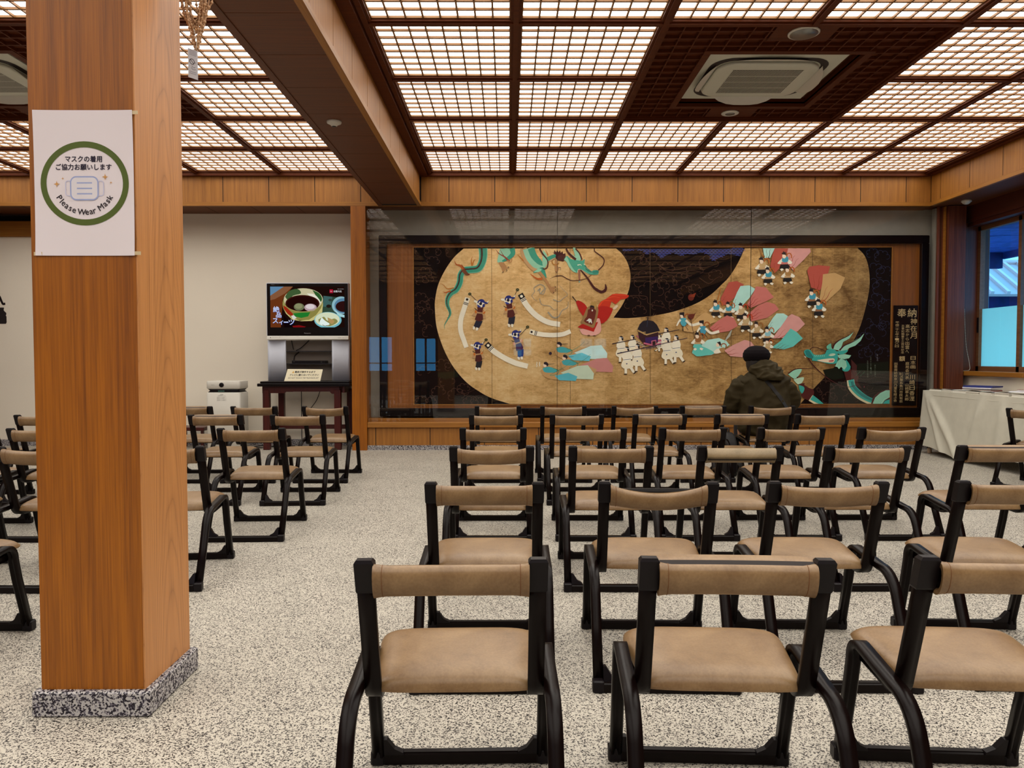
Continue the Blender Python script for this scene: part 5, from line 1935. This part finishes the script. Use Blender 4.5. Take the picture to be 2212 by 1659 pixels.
# ----- four banner dancers
WHT, NAVY, BRWN, GOLDB = '#e6e0cc', '#16246e', '#4a150f', '#a8845c'
def dancer(x, y, lean=0., coat=BRWN, legs='#141a2c', s=1., arms='#b8641c'):
    def r(px_, py_):
        c, q = math.cos(lean), math.sin(lean)
        return (x + s * (px_ * c - py_ * q), y + s * (px_ * q + py_ * c))
    P = lambda pts: [r(*p) for p in pts]
    A.poly(P([(-70, 110), (-20, 70), (-40, 170), (-105, 165)]), '#b08c62').poly(P([(40, 70), (75, 150), (85, 195), (45, 190)]), '#b08c62')
    A.poly(P([(-45, 225), (5, 225), (-5, 290), (-40, 320), (-75, 315)]), legs).poly(P([(0, 225), (45, 225), (20, 290), (0, 325), (-30, 320)]), legs)
    A.poly(P([(-80, 300), (-50, 310), (-55, 345), (-75, 340)]), WHT, 2).poly(P([(-35, 315), (-5, 320), (-15, 355), (-38, 350)]), WHT, 2)
    A.ell(*r(-55, 110), 14 * s, 22 * s, arms).ell(*r(52, 105), 18 * s, 24 * s, arms)
    A.stroke(P([(-75, 60), (-30, 100)]), 8 * s, '#2a1a18').stroke(P([(85, 60), (40, 110)]), 8 * s, '#c8b890')
    A.poly(P([(-40, 40), (40, 40), (30, 120), (-35, 120)]), coat)
    A.poly(P([(-35, 125), (30, 125), (45, 180), (40, 215), (0, 232), (-45, 220), (-60, 205)]), coat, 2)
    A.poly(P([(-42, 108), (38, 112), (38, 130), (-42, 128)]), GOLDB)
    A.ell(*r(0, 0), 56 * s, 48 * s, WHT)
    A.poly(P([(-50, -20), (-10, -60), (40, -55), (60, -10), (20, -20), (0, 10), (-30, 0)]), NAVY, 3)
    A.poly(P([(-48, 10), (-20, 20), (10, 45), (-30, 45)]), '#1e3488', 2)
    A.poly(P([(30, 5), (55, -5), (55, 35), (25, 40)]), NAVY, 2)
    A.ell(*r(0, -2), 20 * s, 20 * s, '#120a1e')
    A.stroke(P([(-10, -30), (-25, 0), (-5, 30)]), 14 * s, WHT, 3)
    A.poly(P([(-40, -30), (-80, -45), (-90, -20), (-50, -5)]), WHT, 2).poly(P([(40, -35), (80, -30), (105, -52), (95, -10), (50, -8)]), NAVY, 2)
    A.poly(P([(75, -28), (110, -55), (95, -20)]), WHT)
def sprig(x0, y0, x1, y1):
    A.stroke([(x0, y0), (x1, y1)], 7, '#3a2c18')
    for k in range(7):
        a_ = k * .9
        A.ell(x1 + 14 * math.cos(a_), y1 + 13 * math.sin(a_), 9, 7, '#2c3416')
def banner(pts, w_, c0, dark):
    A.stroke(pts, w_, WHT, w_ * .92)
    p, q = Vector(pts[0]), Vector(pts[1])
    d = (q - p).normalized()
    n_ = Vector((-d.y, d.x))
    h = w_ / 2
    if dark:
        A.poly([tuple(p - d * 10 + n_ * h), tuple(p - d * 10 - n_ * h), tuple(p + d * 58 - n_ * h), tuple(p + d * 58 + n_ * h)], '#14100e')
    c_ = p + d * 24
    A.ell(c_.x, c_.y, h * .5, h * .5, WHT if dark else '#14100e')
    for o_ in (72, 90):
        b_ = p + d * o_
        A.stroke([tuple(b_ + n_ * h), tuple(b_ - n_ * h)], 9, '#14100e')
A.frame(*FA)
sprig(900, 770, 768, 640); sprig(1340, 700, 1400, 584)
banner([(740, 690), (690, 840), (648, 980), (645, 1120), (690, 1260), (720, 1345)], 66, WHT, False)
banner([(1440, 650), (1520, 790), (1640, 920), (1790, 1010), (1960, 1045)], 74, WHT, True)
dancer(910, 770, .08); dancer(1275, 725, -.22)
A.frame(*FB)
sprig(920, 270, 980, 200); sprig(1430, 140, 1530, 32)
banner([(1560, 92), (1680, 125), (1840, 140), (1990, 130), (2098, 90)], 62, WHT, False)
banner([(990, 258), (1080, 350), (1220, 440), (1370, 510), (1530, 552)], 74, WHT, True)
dancer(858, 285, -.16, '#431410', '#14161c', .9); dancer(1365, 135, -.34, '#3c1046', '#14367c', .95, '#c88a70')
# ----- three floating court women
def woman(x, y, robe, tail1, tail2, top='#3c98a0'):
    A.poly([(x - 60, y + 70), (x + 20, y + 40), (x + 160, y + 90), (x + 300, y + 60), (x + 520, y + 10), (x + 560, y + 120), (x + 300, y + 190), (x + 100, y + 200), (x - 30, y + 150)], '#b08a5a', 2)
    A.poly([(x + 200, y + 110), (x + 420, y + 20), (x + 560, y + 10), (x + 640, y + 120), (x + 630, y + 200), (x + 360, y + 190)], tail1, 1)
    A.poly([(x + 120, y + 150), (x + 300, y + 110), (x + 420, y + 160), (x + 400, y + 220), (x + 180, y + 210)], tail2, 1)
    A.poly([(x - 40, y + 50), (x + 40, y + 30), (x + 130, y + 60), (x + 150, y + 100), (x + 40, y + 110), (x - 20, y + 95)], top, 3)
    A.stroke([(x + 100, y + 50), (x + 170, y + 80), (x + 150, y + 130), (x + 60, y + 140), (x + 260, y + 30), (x + 340, y - 40)], 12, '#4c8466', 3)
    A.ell(x - 8, y + 8, 24, 28, '#dcc4ac')
    A.poly([(x - 20, y - 30), (x + 10, y - 35), (x + 40, y - 5), (x + 22, y + 25), (x + 8, y + 5), (x - 22, y - 5)], '#160c1a', 2)
    A.stroke([(x + 40, y - 5), (x + 120, y - 10)], 6, '#160c1a', 3)
woman(1945, 265, '', '#b8d4d0', '#5cb4c4')
A.ell(1830, 382, 20, 20, '#20122a')
woman(2020, 435, '', '#b87a76', '#b08c60')
woman(1765, 530, '', '#b4c6b0', '#4ea8b8')
for k in range(6):
    A.ell(1650 + 4 * math.sin(k * 2), 500 + 12 * k, 6, 6, WHT).ell(1685 + 4 * math.sin(k * 2), 500 + 10 * k, 6, 6, WHT)
# ----- the red-robed king
A.frame(*FC)
RED, REDD, PINK = '#a51408', '#7c0e08', '#d29a90'
A.stroke([(220, 675), (290, 760)], 12, '#1a0c0c', 8)
A.poly([(265, 745), (300, 728), (365, 760), (410, 810), (440, 880), (400, 935), (360, 930), (310, 860), (285, 800)], RED, 3)
A.poly([(560, 800), (600, 740), (680, 700), (750, 645), (850, 640), (970, 660), (930, 705), (860, 715), (790, 780), (740, 740), (715, 820), (640, 960), (600, 900)], '#b82c10', 2)
A.stroke([(570, 800), (640, 730), (760, 740)], 18, '#d0441c', 4).stroke([(680, 700), (760, 680), (850, 690)], 14, '#d0441c', 4).stroke([(750, 650), (840, 655), (940, 665)], 12, '#d0441c', 4)
A.poly([(530, 830), (620, 800), (720, 820), (755, 850), (700, 960), (640, 1020), (590, 1030), (550, 960)], RED, 2)
A.poly([(755, 830), (800, 790), (825, 800), (800, 835), (770, 850)], '#d8c2a6', 2)
A.frame(*FD)
A.poly([(310, 125), (440, 100), (530, 0), (580, -10), (600, 130), (560, 190), (480, 210), (420, 205), (350, 190)], PINK, 3)
A.poly([(285, 98), (340, 60), (560, 30), (500, 160), (400, 130)], RED)
A.ell(435, 208, 20, 9, '#5a3c20').ell(508, 212, 18, 8, '#5a3c20')
A.frame(*FC)
A.poly([(405, 840), (440, 805), (520, 790), (560, 830), (560, 900), (510, 1080), (450, 1075), (330, 1020), (345, 980)], '#8a6a40', 2)
A.poly([(425, 850), (480, 830), (525, 850), (530, 900), (490, 1040), (440, 1040), (370, 1000), (410, 940)], '#5c1c10', 2)
A.poly([(400, 1000), (440, 965), (470, 975), (480, 1035), (455, 1010), (440, 1030), (430, 1000)], '#cfd0cc', 1)
A.ell(480, 825, 30, 38, '#4c1c14').poly([(455, 800), (470, 790), (505, 795), (505, 830), (480, 815), (460, 825)], '#1a0c10', 2)
A.ell(483, 860, 10, 12, '#cfc4b4')
A.poly([(460, 790), (470, 755), (480, 735), (495, 755), (525, 740), (545, 800), (520, 850), (505, 800)], '#a68448', 1)
# ----- shrine and its eight white bearers
A.frame(*FD)
def bearer(x, y, s=1., d=1):
    A.poly([(x - 30 * s, y + 230 * s), (x + 5 * s, y + 230 * s), (x + 2 * s, y + 330 * s), (x - 30 * s, y + 330 * s)], WHT)
    A.poly([(x + 20 * s, y + 230 * s), (x + 60 * s, y + 225 * s), (x + d * 110 * s, y + 310 * s), (x + d * 80 * s, y + 325 * s)], WHT)
    A.ell(x - 18 * s, y + 340 * s, 24 * s, 6 * s, '#17100e').ell(x + d * 105 * s, y + 322 * s, 22 * s, 7 * s, '#17100e', rot=-.6 * d)
    A.poly([(x - 50 * s, y + 150 * s), (x + 50 * s, y + 145 * s), (x + 90 * s, y + 220 * s), (x + 60 * s, y + 260 * s), (x - 40 * s, y + 262 * s), (x - 75 * s, y + 220 * s)], '#ddd4ba', 2)
    A.poly([(x - 40 * s, y + 45 * s), (x + 45 * s, y + 40 * s), (x + 55 * s, y + 150 * s), (x - 50 * s, y + 155 * s)], WHT, 2)
    A.poly([(x - 60 * s, y + 80 * s), (x - 20 * s, y + 50 * s), (x + 0, y + 90 * s), (x - 60 * s, y + 130 * s)], WHT, 2)
    A.stroke([(x - 48 * s, y + 148 * s), (x + 52 * s, y + 138 * s)], 6 * s, '#3c4a6c')
    A.ell(x - 4 * s, y + 8 * s, 26 * s, 32 * s, '#e0cdb2')
    A.poly([(x - 24 * s, y - 22 * s), (x + 10 * s, y - 32 * s), (x + 34 * s, y - 5 * s), (x + 28 * s, y + 35 * s), (x + 10 * s, y + 20 * s), (x + 4 * s, y - 8 * s)], '#140c14', 2)
    A.stroke([(x - 24 * s, y - 12 * s), (x + 30 * s, y - 4 * s)], 5 * s, '#c9d2dc')
    A.ell(x + 0, y + 200 * s, 10 * s, 8 * s, '#3c4a6c')
for x, y, s, d in ((860, 245, .95, 1), (1010, 228, .9, 1), (1460, 135, .95, 1), (1375, 215, .62, -1)):
    bearer(x, y, s, d)
A.stroke([(745, 320), (1060, 258)], 12, '#241420', 10)
A.stroke([(1350, 190), (1630, 135)], 12, '#241420', 8)
A.poly([(1060, 210), (1180, 330), (1400, 290), (1390, 260), (1300, 270), (1180, 320), (1075, 205)], '#b05a70')
A.poly([(1090, 160), (1190, 190), (1355, 160), (1350, 300), (1180, 345), (1100, 250)], '#2c0c18')
A.poly([(1180, 240), (1350, 220), (1345, 290), (1185, 320)], '#2e1252')
A.poly([(1075, 120), (1200, 180), (1385, 150), (1370, 160), (1200, 210), (1085, 155)], '#a88a58')
A.poly([(1080, 130), (1110, 60), (1150, 20), (1215, 5), (1290, 20), (1340, 70), (1378, 150), (1200, 190)], '#120c18', 1)
A.stroke([(1215, 5), (1205, 100)], 8, '#26344c', 3).stroke([(1170, 200), (1155, 170), (1190, 165)], 8, '#a88a58')
A.poly([(1160, 300), (1280, 330), (1390, 305), (1395, 320), (1280, 350), (1160, 322)], '#b45c74')
A.poly([(1262, 280), (1325, 268), (1328, 330), (1266, 345)], '#b05a70').poly([(1275, 290), (1318, 282), (1318, 335), (1278, 342)], '#200c10')
for k in range(9):
    for j in range(3):
        A.poly([(1190 + 23 * k + 8 * (j % 2), 365 - 4 * k + 11 * j), (1201 + 23 * k + 8 * (j % 2), 363 - 4 * k + 11 * j), (1201 + 23 * k + 8 * (j % 2), 372 - 4 * k + 11 * j), (1190 + 23 * k + 8 * (j % 2), 374 - 4 * k + 11 * j)], '#283050')
        A.poly([(1065 + 13 * k, 272 + 9 * k + 11 * j), (1073 + 13 * k, 276 + 9 * k + 11 * j), (1073 + 13 * k, 284 + 9 * k + 11 * j), (1065 + 13 * k, 280 + 9 * k + 11 * j)], '#283050' if (k + j) % 2 else WHT)
for x, y, s, d in ((935, 385, 1.0, 1), (1075, 350, 1.0, 1), (1465, 275, .95, 1), (1590, 235, 1.0, 1)):
    bearer(x, y, s, d)
A.stroke([(808, 450), (1200, 368), (1740, 245)], 13, '#1a1230', 8)
A.frame(*FC).stroke([(1190, 960), (1230, 940), (1290, 935), (1330, 905)], 9, '#4c3420', 3).stroke([(1290, 930), (1300, 890)], 9, '#4c3420', 3).stroke([(1215, 1000), (1220, 950)], 14, '#241a1c')
# ----- dancers with fanned trains
CY, CYD, PNK, ROSE, REDR, OCH = '#a6d2c8', '#5cb8ae', '#c9908a', '#bb6a62', '#a84a3c', '#bb9560'
def fan(pts, c, lines=3, line_c='#8a3020'):
    A.poly(pts, c)
    a_, b_ = Vector(pts[0]), Vector(pts[-1])
    mid = len(pts) // 2
    for k in range(lines):
        f = (k + 1) / (lines + 1)
        e_ = Vector(pts[1]).lerp(Vector(pts[-2]), f)
        s_ = a_.lerp(b_, f)
        A.stroke([tuple(s_), tuple(s_.lerp(e_, .35) + Vector((6, 5))), tuple(s_.lerp(e_, .65) - Vector((6, 5))), tuple(s_.lerp(e_, .9))], 9 if k == 1 else 5, line_c, 2)
def maid(x, y, s=1., top='#3c8fa4', skirt='#14100e', belt=None, sash='#a8561c'):
    A.poly([(x - 60 * s, y + 190 * s), (x - 30 * s, y + 170 * s), (x - 10 * s, y + 195 * s), (x - 40 * s, y + 215 * s)], WHT).poly([(x + 30 * s, y + 165 * s), (x + 80 * s, y + 185 * s), (x + 60 * s, y + 210 * s), (x + 30 * s, y + 195 * s)], WHT)
    A.ring(x + 62 * s, y + 20 * s, 32 * s, 44 * s, 15 * s, sash, 150, 390, 14)
    A.poly([(x - 50 * s, y + 60 * s), (x - 20 * s, y + 40 * s), (x - 10 * s, y + 90 * s), (x - 50 * s, y + 120 * s), (x - 95 * s, y + 110 * s)], WHT, 2)
    A.poly([(x + 40 * s, y + 50 * s), (x + 100 * s, y + 90 * s), (x + 85 * s, y + 120 * s), (x + 40 * s, y + 110 * s)], WHT, 2)
    A.poly([(x - 65 * s, y + 165 * s), (x - 50 * s, y + 125 * s), (x, y + 108 * s), (x + 45 * s, y + 122 * s), (x + 62 * s, y + 165 * s), (x + 20 * s, y + 178 * s), (x - 40 * s, y + 178 * s)], skirt, 2)
    A.poly([(x - 40 * s, y + 92 * s), (x + 42 * s, y + 90 * s), (x + 44 * s, y + 122 * s), (x - 46 * s, y + 125 * s)], belt or '#b49268')
    A.poly([(x - 32 * s, y + 40 * s), (x + 45 * s, y + 20 * s), (x + 48 * s, y + 85 * s), (x - 5 * s, y + 98 * s), (x - 34 * s, y + 80 * s)], top, 2)
    A.ell(x - 4 * s, y + 14 * s, 26 * s, 32 * s, '#e0cbb2')
    A.poly([(x - 42 * s, y - 20 * s), (x - 20 * s, y - 36 * s), (x - 15 * s, y - 55 * s), (x, y - 38 * s), (x + 18 * s, y - 42 * s), (x + 16 * s, y - 20 * s), (x + 26 * s, y + 14 * s), (x + 8 * s, y - 4 * s), (x - 20 * s, y - 6 * s)], '#140b12', 1)
A.frame(*FE)
fan([(925, 170), (905, 40), (985, 40), (1065, 40), (1000, 165)], CY, 2, '#3c1c18')
A.stroke([(930, 150), (890, 130), (880, 80), (850, 42)], 16, '#94602a', 8)
fan([(1000, 280), (1030, 130), (1060, 42), (1250, 42), (1180, 180), (1120, 310), (1060, 370)], REDR, 1)
fan([(1200, 200), (1240, 42), (1370, 42), (1530, 42), (1540, 90), (1440, 200), (1300, 330)], PNK, 3)
maid(890, 200, 1, '#b89a6a'); maid(1190, 130, 1, '#3c8fa4', belt=ROSE); maid(970, 330, .95); maid(1230, 315, .95, '#9c7440')
fan([(1540, 560), (1490, 340), (1520, 285), (1640, 265), (1795, 280), (1760, 400), (1660, 600)], REDR, 2)
fan([(1650, 720), (1690, 500), (1700, 385), (1860, 365), (1995, 430), (1930, 580), (1720, 770)], OCH, 2)
maid(1550, 620, 1.0, belt='#8c6040'); maid(1640, 755, 1.0, belt='#8c6040')
fan([(340, 700), (420, 550), (450, 490), (560, 475), (650, 520), (580, 640), (420, 790), (350, 790)], REDR, 1, '#7c2c1c')
fan([(500, 760), (560, 620), (605, 540), (720, 530), (800, 580), (720, 700), (560, 870), (495, 870)], CY, 2, '#7c2c1c')
fan([(690, 780), (770, 640), (810, 545), (940, 560), (1045, 690), (930, 750), (740, 830)], ROSE, 3, '#8c2012')
fan([(720, 900), (830, 800), (950, 750), (1060, 780), (1112, 850), (960, 960), (745, 1010)], ROSE, 3, '#8c2012')
A.stroke([(300, 720), (325, 640), (345, 560)], 14, '#a8641c', 5)
maid(275, 765, .95); maid(440, 785, .9); maid(610, 805, .95, '#b49a70', sash='#b03c1c'); maid(665, 940, 1.0, '#b49a70', sash='#b03c1c')
A.frame(*FF)
fan([(400, 340), (520, 230), (610, 175), (720, 240), (770, 330), (560, 420), (400, 500), (260, 480), (250, 420)], OCH, 2, '#7c4420')
fan([(670, 430), (800, 320), (950, 230), (1060, 270), (1120, 400), (980, 480), (760, 515)], ROSE, 3, '#8c3018')
fan([(540, 700), (640, 620), (820, 590), (940, 640), (990, 700), (860, 780), (700, 860), (480, 880), (390, 830), (430, 760)], CY, 1, '#7c3c20')
A.poly([(390, 810), (440, 740), (540, 720), (700, 790), (740, 840), (600, 870), (460, 880)], CYD, 2)
fan([(900, 790), (1050, 700), (1230, 620), (1330, 650), (1400, 740), (1360, 860), (1200, 900), (1000, 880)], PNK, 2, '#8c3018')
def lady(x, y, top, arm=True):
    A.ring(x + 85, y + 40, 42, 48, 20, '#94501c', 150, 400, 14)
    A.poly([(x - 30, y + 60), (x + 60, y + 55), (x + 70, y + 150), (x + 30, y + 190), (x - 20, y + 150)], top, 2)
    if arm:
        A.stroke([(x + 60, y + 90), (x + 150, y + 165), (x + 280, y + 140)], 34, WHT, 44)
        A.stroke([(x - 25, y + 80), (x - 60, y + 130), (x - 85, y + 180)], 34, WHT, 18)
    A.ell(x, y + 20, 30, 38, '#e0cbb2')
    A.poly([(x - 40, y - 30), (x + 35, y - 40), (x + 35, y + 10), (x + 25, y + 45), (x + 10, y + 10), (x - 35, y + 5)], '#140b12', 1)
    for k in range(4):
        A.poly([(x + 5, y + 185 + 22 * k), (x + 22, y + 183 + 22 * k), (x + 22, y + 193 + 22 * k), (x + 5, y + 195 + 22 * k)], '#17100e').poly([(x + 45 + 12 * k, y + 180 + 20 * k), (x + 60 + 12 * k, y + 176 + 20 * k), (x + 64 + 12 * k, y + 186 + 20 * k), (x + 50 + 12 * k, y + 190 + 20 * k)], '#17100e')
lady(235, 215, '#4a9cac'); lady(545, 345, '#3f8ca4')
A.stroke([(375, 290), (400, 440), (460, 690)], 8, '#3c2218')
A.ell(375, 250, 46, 44, '#4a140c').poly([(330, 240), (380, 205), (430, 205), (455, 175), (430, 240), (400, 290)], '#5c2010', 2)
A.stroke([(285, 110), (260, 165)], 6, '#1c1210')
maid(480, 545, 1.15, '#8c5c30', '#5cb8ae', sash='#94501c')
A.poly([(730, 810), (790, 760), (850, 770), (850, 820), (760, 840)], WHT, 2)
A.ell(800, 700, 28, 34, '#e0cbb2').poly([(785, 660), (840, 645), (855, 690), (835, 720), (815, 685)], '#140b12', 1)
A.ring(895, 715, 40, 36, 16, '#94501c', 150, 400, 14).poly([(820, 760), (900, 740), (910, 800), (860, 830)], '#a07a4c', 2)
A.poly([(940, 580), (1010, 470), (1030, 460), (1000, 560), (900, 660)], '#a0a294')
fan([(1600, 400), (1680, 270), (1740, 200), (1850, 200), (1920, 245), (1820, 400), (1700, 520), (1620, 470)], CY, 3, '#4c3c3c')
fan([(1670, 600), (1800, 420), (1920, 250), (1980, 210), (2100, 260), (2190, 370), (2080, 480), (1850, 590)], PNK, 2, '#9c2018')
fan([(1650, 750), (1800, 640), (1960, 440), (2060, 500), (2155, 600), (2000, 730), (1850, 775)], CYD, 3, '#5c2c24')
maid(1420, 375, 1.1, '#b49a70', sash='#94602a'); maid(1590, 455, 1.1, '#86b8c0'); maid(1590, 640, .95, '#b49a70', '#b49a70')
# ----- right dragon
A.frame(*FG)
T2, T2L, T2D = '#2f9a90', '#8cc4ac', '#17706e'
A.poly([(1050, 985), (1180, 930), (1240, 1120), (1100, 1165)], '#451210')
A.poly([(1190, 760), (1300, 880), (1290, 1000), (1330, 1100), (1310, 1180), (1390, 1320), (1270, 1260), (1200, 960)], '#3c100e')
taper([(1175, 1150), (1205, 1290), (1330, 1430), (1480, 1530), (1640, 1590)], [140, 150, 150, 130, 120], '#c8bc98')
taper([(1185, 1150), (1220, 1280), (1345, 1415), (1490, 1510), (1640, 1570)], [112, 112, 112, 96, 90], T2)
taper([(1200, 1180), (1235, 1280), (1360, 1410), (1500, 1500), (1620, 1550)], [50, 50, 56, 50, 40], T2D)
A.poly([(1560, 1612), (1600, 1480), (1700, 1390), (1820, 1345), (1922, 1345), (1922, 1612)], MAR, 2)
A.poly([(1590, 1612), (1640, 1490), (1740, 1400), (1840, 1352), (1920, 1350), (1920, 1480), (1820, 1540), (1770, 1612)], T2L, 1)
A.poly([(1830, 1550), (1920, 1520), (1920, 1612), (1780, 1612)], T2)
for k in range(5):
    A.stroke([(1610 + 30 * k, 1600), (1700 + 24 * k, 1470 + 10 * k), (1900, 1370 + 24 * k)], 6, '#5f9c86', 2)
A.poly([(1095, 760), (1180, 900), (1130, 985), (1045, 985), (1020, 940), (1060, 880)], T2, 2)
A.poly([(885, 895), (930, 800), (1000, 740), (1090, 790), (1110, 890), (1060, 960), (1000, 900), (960, 945), (930, 905)], T2L, 1)
for k in range(8):
    A.stroke([(920 + 22 * k, 760 - 3 * k), (945 + 18 * k, 830), (930 + 20 * k, 900)], 5, '#4f9c8a', 2)
A.poly([(830, 565), (870, 470), (990, 380), (1140, 310), (1240, 240), (1160, 365), (1040, 430), (1010, 520), (970, 590)], T2L, 1)
A.poly([(950, 600), (1060, 500), (1200, 430), (1350, 350), (1440, 270), (1370, 410), (1270, 500), (1150, 545), (1080, 620)], T2L, 1)
A.stroke([(840, 560), (880, 470), (980, 390), (1130, 320), (1235, 245)], 34, MAR, 3)
A.stroke([(970, 590), (1060, 500), (1200, 440), (1340, 360), (1440, 265)], 30, MAR, 3)
A.poly([(890, 610), (1000, 600), (1130, 580), (1090, 640), (980, 670)], T2, 2)
A.poly([(930, 680), (1060, 660), (1190, 685), (1150, 740), (1060, 755), (960, 740)], T2L, 1)
A.poly([(735, 560), (730, 510), (810, 455), (815, 520), (830, 570)], '#5fae94', 2)
A.poly([(300, 620), (320, 580), (380, 570), (430, 590), (480, 660), (560, 675), (700, 655), (730, 580), (850, 570), (920, 610), (940, 690), (930, 790), (900, 840), (760, 840), (600, 800), (450, 780), (460, 750), (400, 730), (340, 700)], T2, 2)
A.poly([(320, 600), (380, 580), (430, 640), (480, 720), (430, 735), (350, 690)], T2D, 3)
for k in range(6):
    A.stroke([(500 + 36 * k, 680), (520 + 34 * k, 712)], 14, T2L, 3)
A.poly([(540, 775), (700, 750), (850, 740), (880, 770), (850, 820), (760, 820), (640, 805)], '#d8c8ac', 2)
A.poly([(770, 780), (850, 765), (860, 790), (830, 808), (770, 805)], '#b0605c', 2)
A.poly([(540, 770), (700, 745), (850, 735), (700, 735), (560, 745)], T2)
A.poly([(755, 690), (800, 655), (870, 650), (895, 665), (860, 690), (800, 695)], '#c4d8bc', 2).stroke([(760, 690), (810, 670), (880, 672)], 8, T2D, 4)
A.stroke([(415, 580), (450, 540), (520, 530), (600, 555), (715, 605)], 14, MAR, 10)
A.stroke([(380, 735), (440, 830), (560, 960), (710, 1090), (860, 1190), (1020, 1270), (1150, 1285), (1270, 1255)], 22, MAR, 8)
A.ell(330, 715, 8, 16, '#d8d0b8').ell(310, 705, 6, 13, '#d8d0b8')
# coil and fin beside the seated visitor
A.poly([(0, 1040), (80, 970), (180, 940), (260, 950), (200, 1060), (120, 1130)], T2L, 2)
A.stroke([(0, 1030), (100, 960), (200, 935), (340, 935), (480, 925), (580, 870)], 22, MAR, 3)
A.stroke([(160, 1100), (260, 1060), (380, 1035), (600, 1035)], 14, '#3c1410', 3)
A.poly([(100, 1140), (200, 1110), (300, 1100), (260, 1200), (180, 1230)], '#a9c8ae', 2)
A.poly([(190, 1230), (300, 1210), (360, 1270), (470, 1320), (480, 1440), (370, 1535), (240, 1440), (300, 1300)], '#451210', 2)
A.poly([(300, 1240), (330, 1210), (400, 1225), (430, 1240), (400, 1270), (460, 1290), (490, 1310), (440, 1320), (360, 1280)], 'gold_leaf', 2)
A.poly([(200, 1245), (290, 1275), (305, 1330), (260, 1410), (210, 1330)], T2, 2)
taper([(420, 1490), (520, 1560), (640, 1625)], [130, 110, 60], '#c8bc98'); taper([(440, 1480), (540, 1545), (650, 1615)], [100, 80, 40], T2)
# faint inscription lower right
for s_, x, y0, y1 in (('神在月', 1683, 660, 800), ('高志から出雲へ', 1640, 860, 1100), ('平成二十七年十一月八日', 1560, 710, 1030), ('古事記編纂千三百年', 1500, 780, 1110)):
    A.column(s_, x, y0, y1, 26, '#5a6456' if x < 1660 else '#6c6a70')
A.poly([(1422, 1265), (1444, 1265), (1444, 1300), (1422, 1300)], '#5c0e24')
for k in range(16):
    A.ell(1270 + (k * 53) % 180, 990 + (k * 37) % 90, 8, 5, '#1c4a30')
o = m.build('painted_panel', mural)
# trim anything painted over the edges of the panel
import bmesh
bm = bmesh.new()
bm.from_mesh(o.data)
for co, no in (((CX0 + .002, 0, 0), (-1, 0, 0)), ((CX1 - .002, 0, 0), (1, 0, 0)), ((0, 0, CZ0 + .002), (0, 0, -1)), ((0, 0, CZ1 - .002), (0, 0, 1))):
    bmesh.ops.bisect_plane(bm, geom=bm.verts[:] + bm.edges[:] + bm.faces[:], plane_co=co, plane_no=no, clear_outer=True)
bm.to_mesh(o.data)
bm.free()

t = thing('dedication_board', 'tall black dedication board with gold brushed writing at the right end of the mural', 'sign')
DX0, DX1, DZ0, DZ1 = 5.156 * K9, 5.482 * K9, kz(.577), kz(1.917)
MB().cbox(DX0, DX1, PY - .03, PY - .005, DZ0, DZ1, .004, 'black_lacquer').build('board', t)
m = MB()
# picture coordinates: 340 x 1370 of the close view
A = Art(lambda u, v: (DX0 + (DX1 - DX0) * (u - 180) / 345, PY - .0305, DZ1 - (DZ1 - DZ0) * (v - 128) / 1375), (0, -1, 0), m, 1e-5, .0004)
GT = '#c9ae7c'
A.text('奉', 290, 232, 120, GT, 125, .003); A.text('納', 435, 230, 120, GT, 125, .003)
A.column('神在月', 462, 300, 590, 92, GT, .003)
A.column('高志から出雲へ', 376, 385, 790, 58, GT)
A.column('古事記編纂千三百年記念', 310, 390, 790, 42, GT)
A.column('平成二十七年十一月八日', 228, 345, 705, 54, GT)
A.column('日本画', 462, 820, 1000, 72, GT)
A.column('川崎日香浬', 455, 1075, 1445, 74, GT)
A.text('額', 305, 858, 68, GT, 82, .008)
A.column('庭苑会代表 山崎軍太郎', 382, 900, 1440, 54, GT)
A.column('ヒメ里糸魚川市民有志', 300, 1045, 1465, 50, GT)
A.column('出雲諏訪奴奈川乃里を結ぶ会', 218, 905, 1455, 46, GT)
m.build('lettering', t)
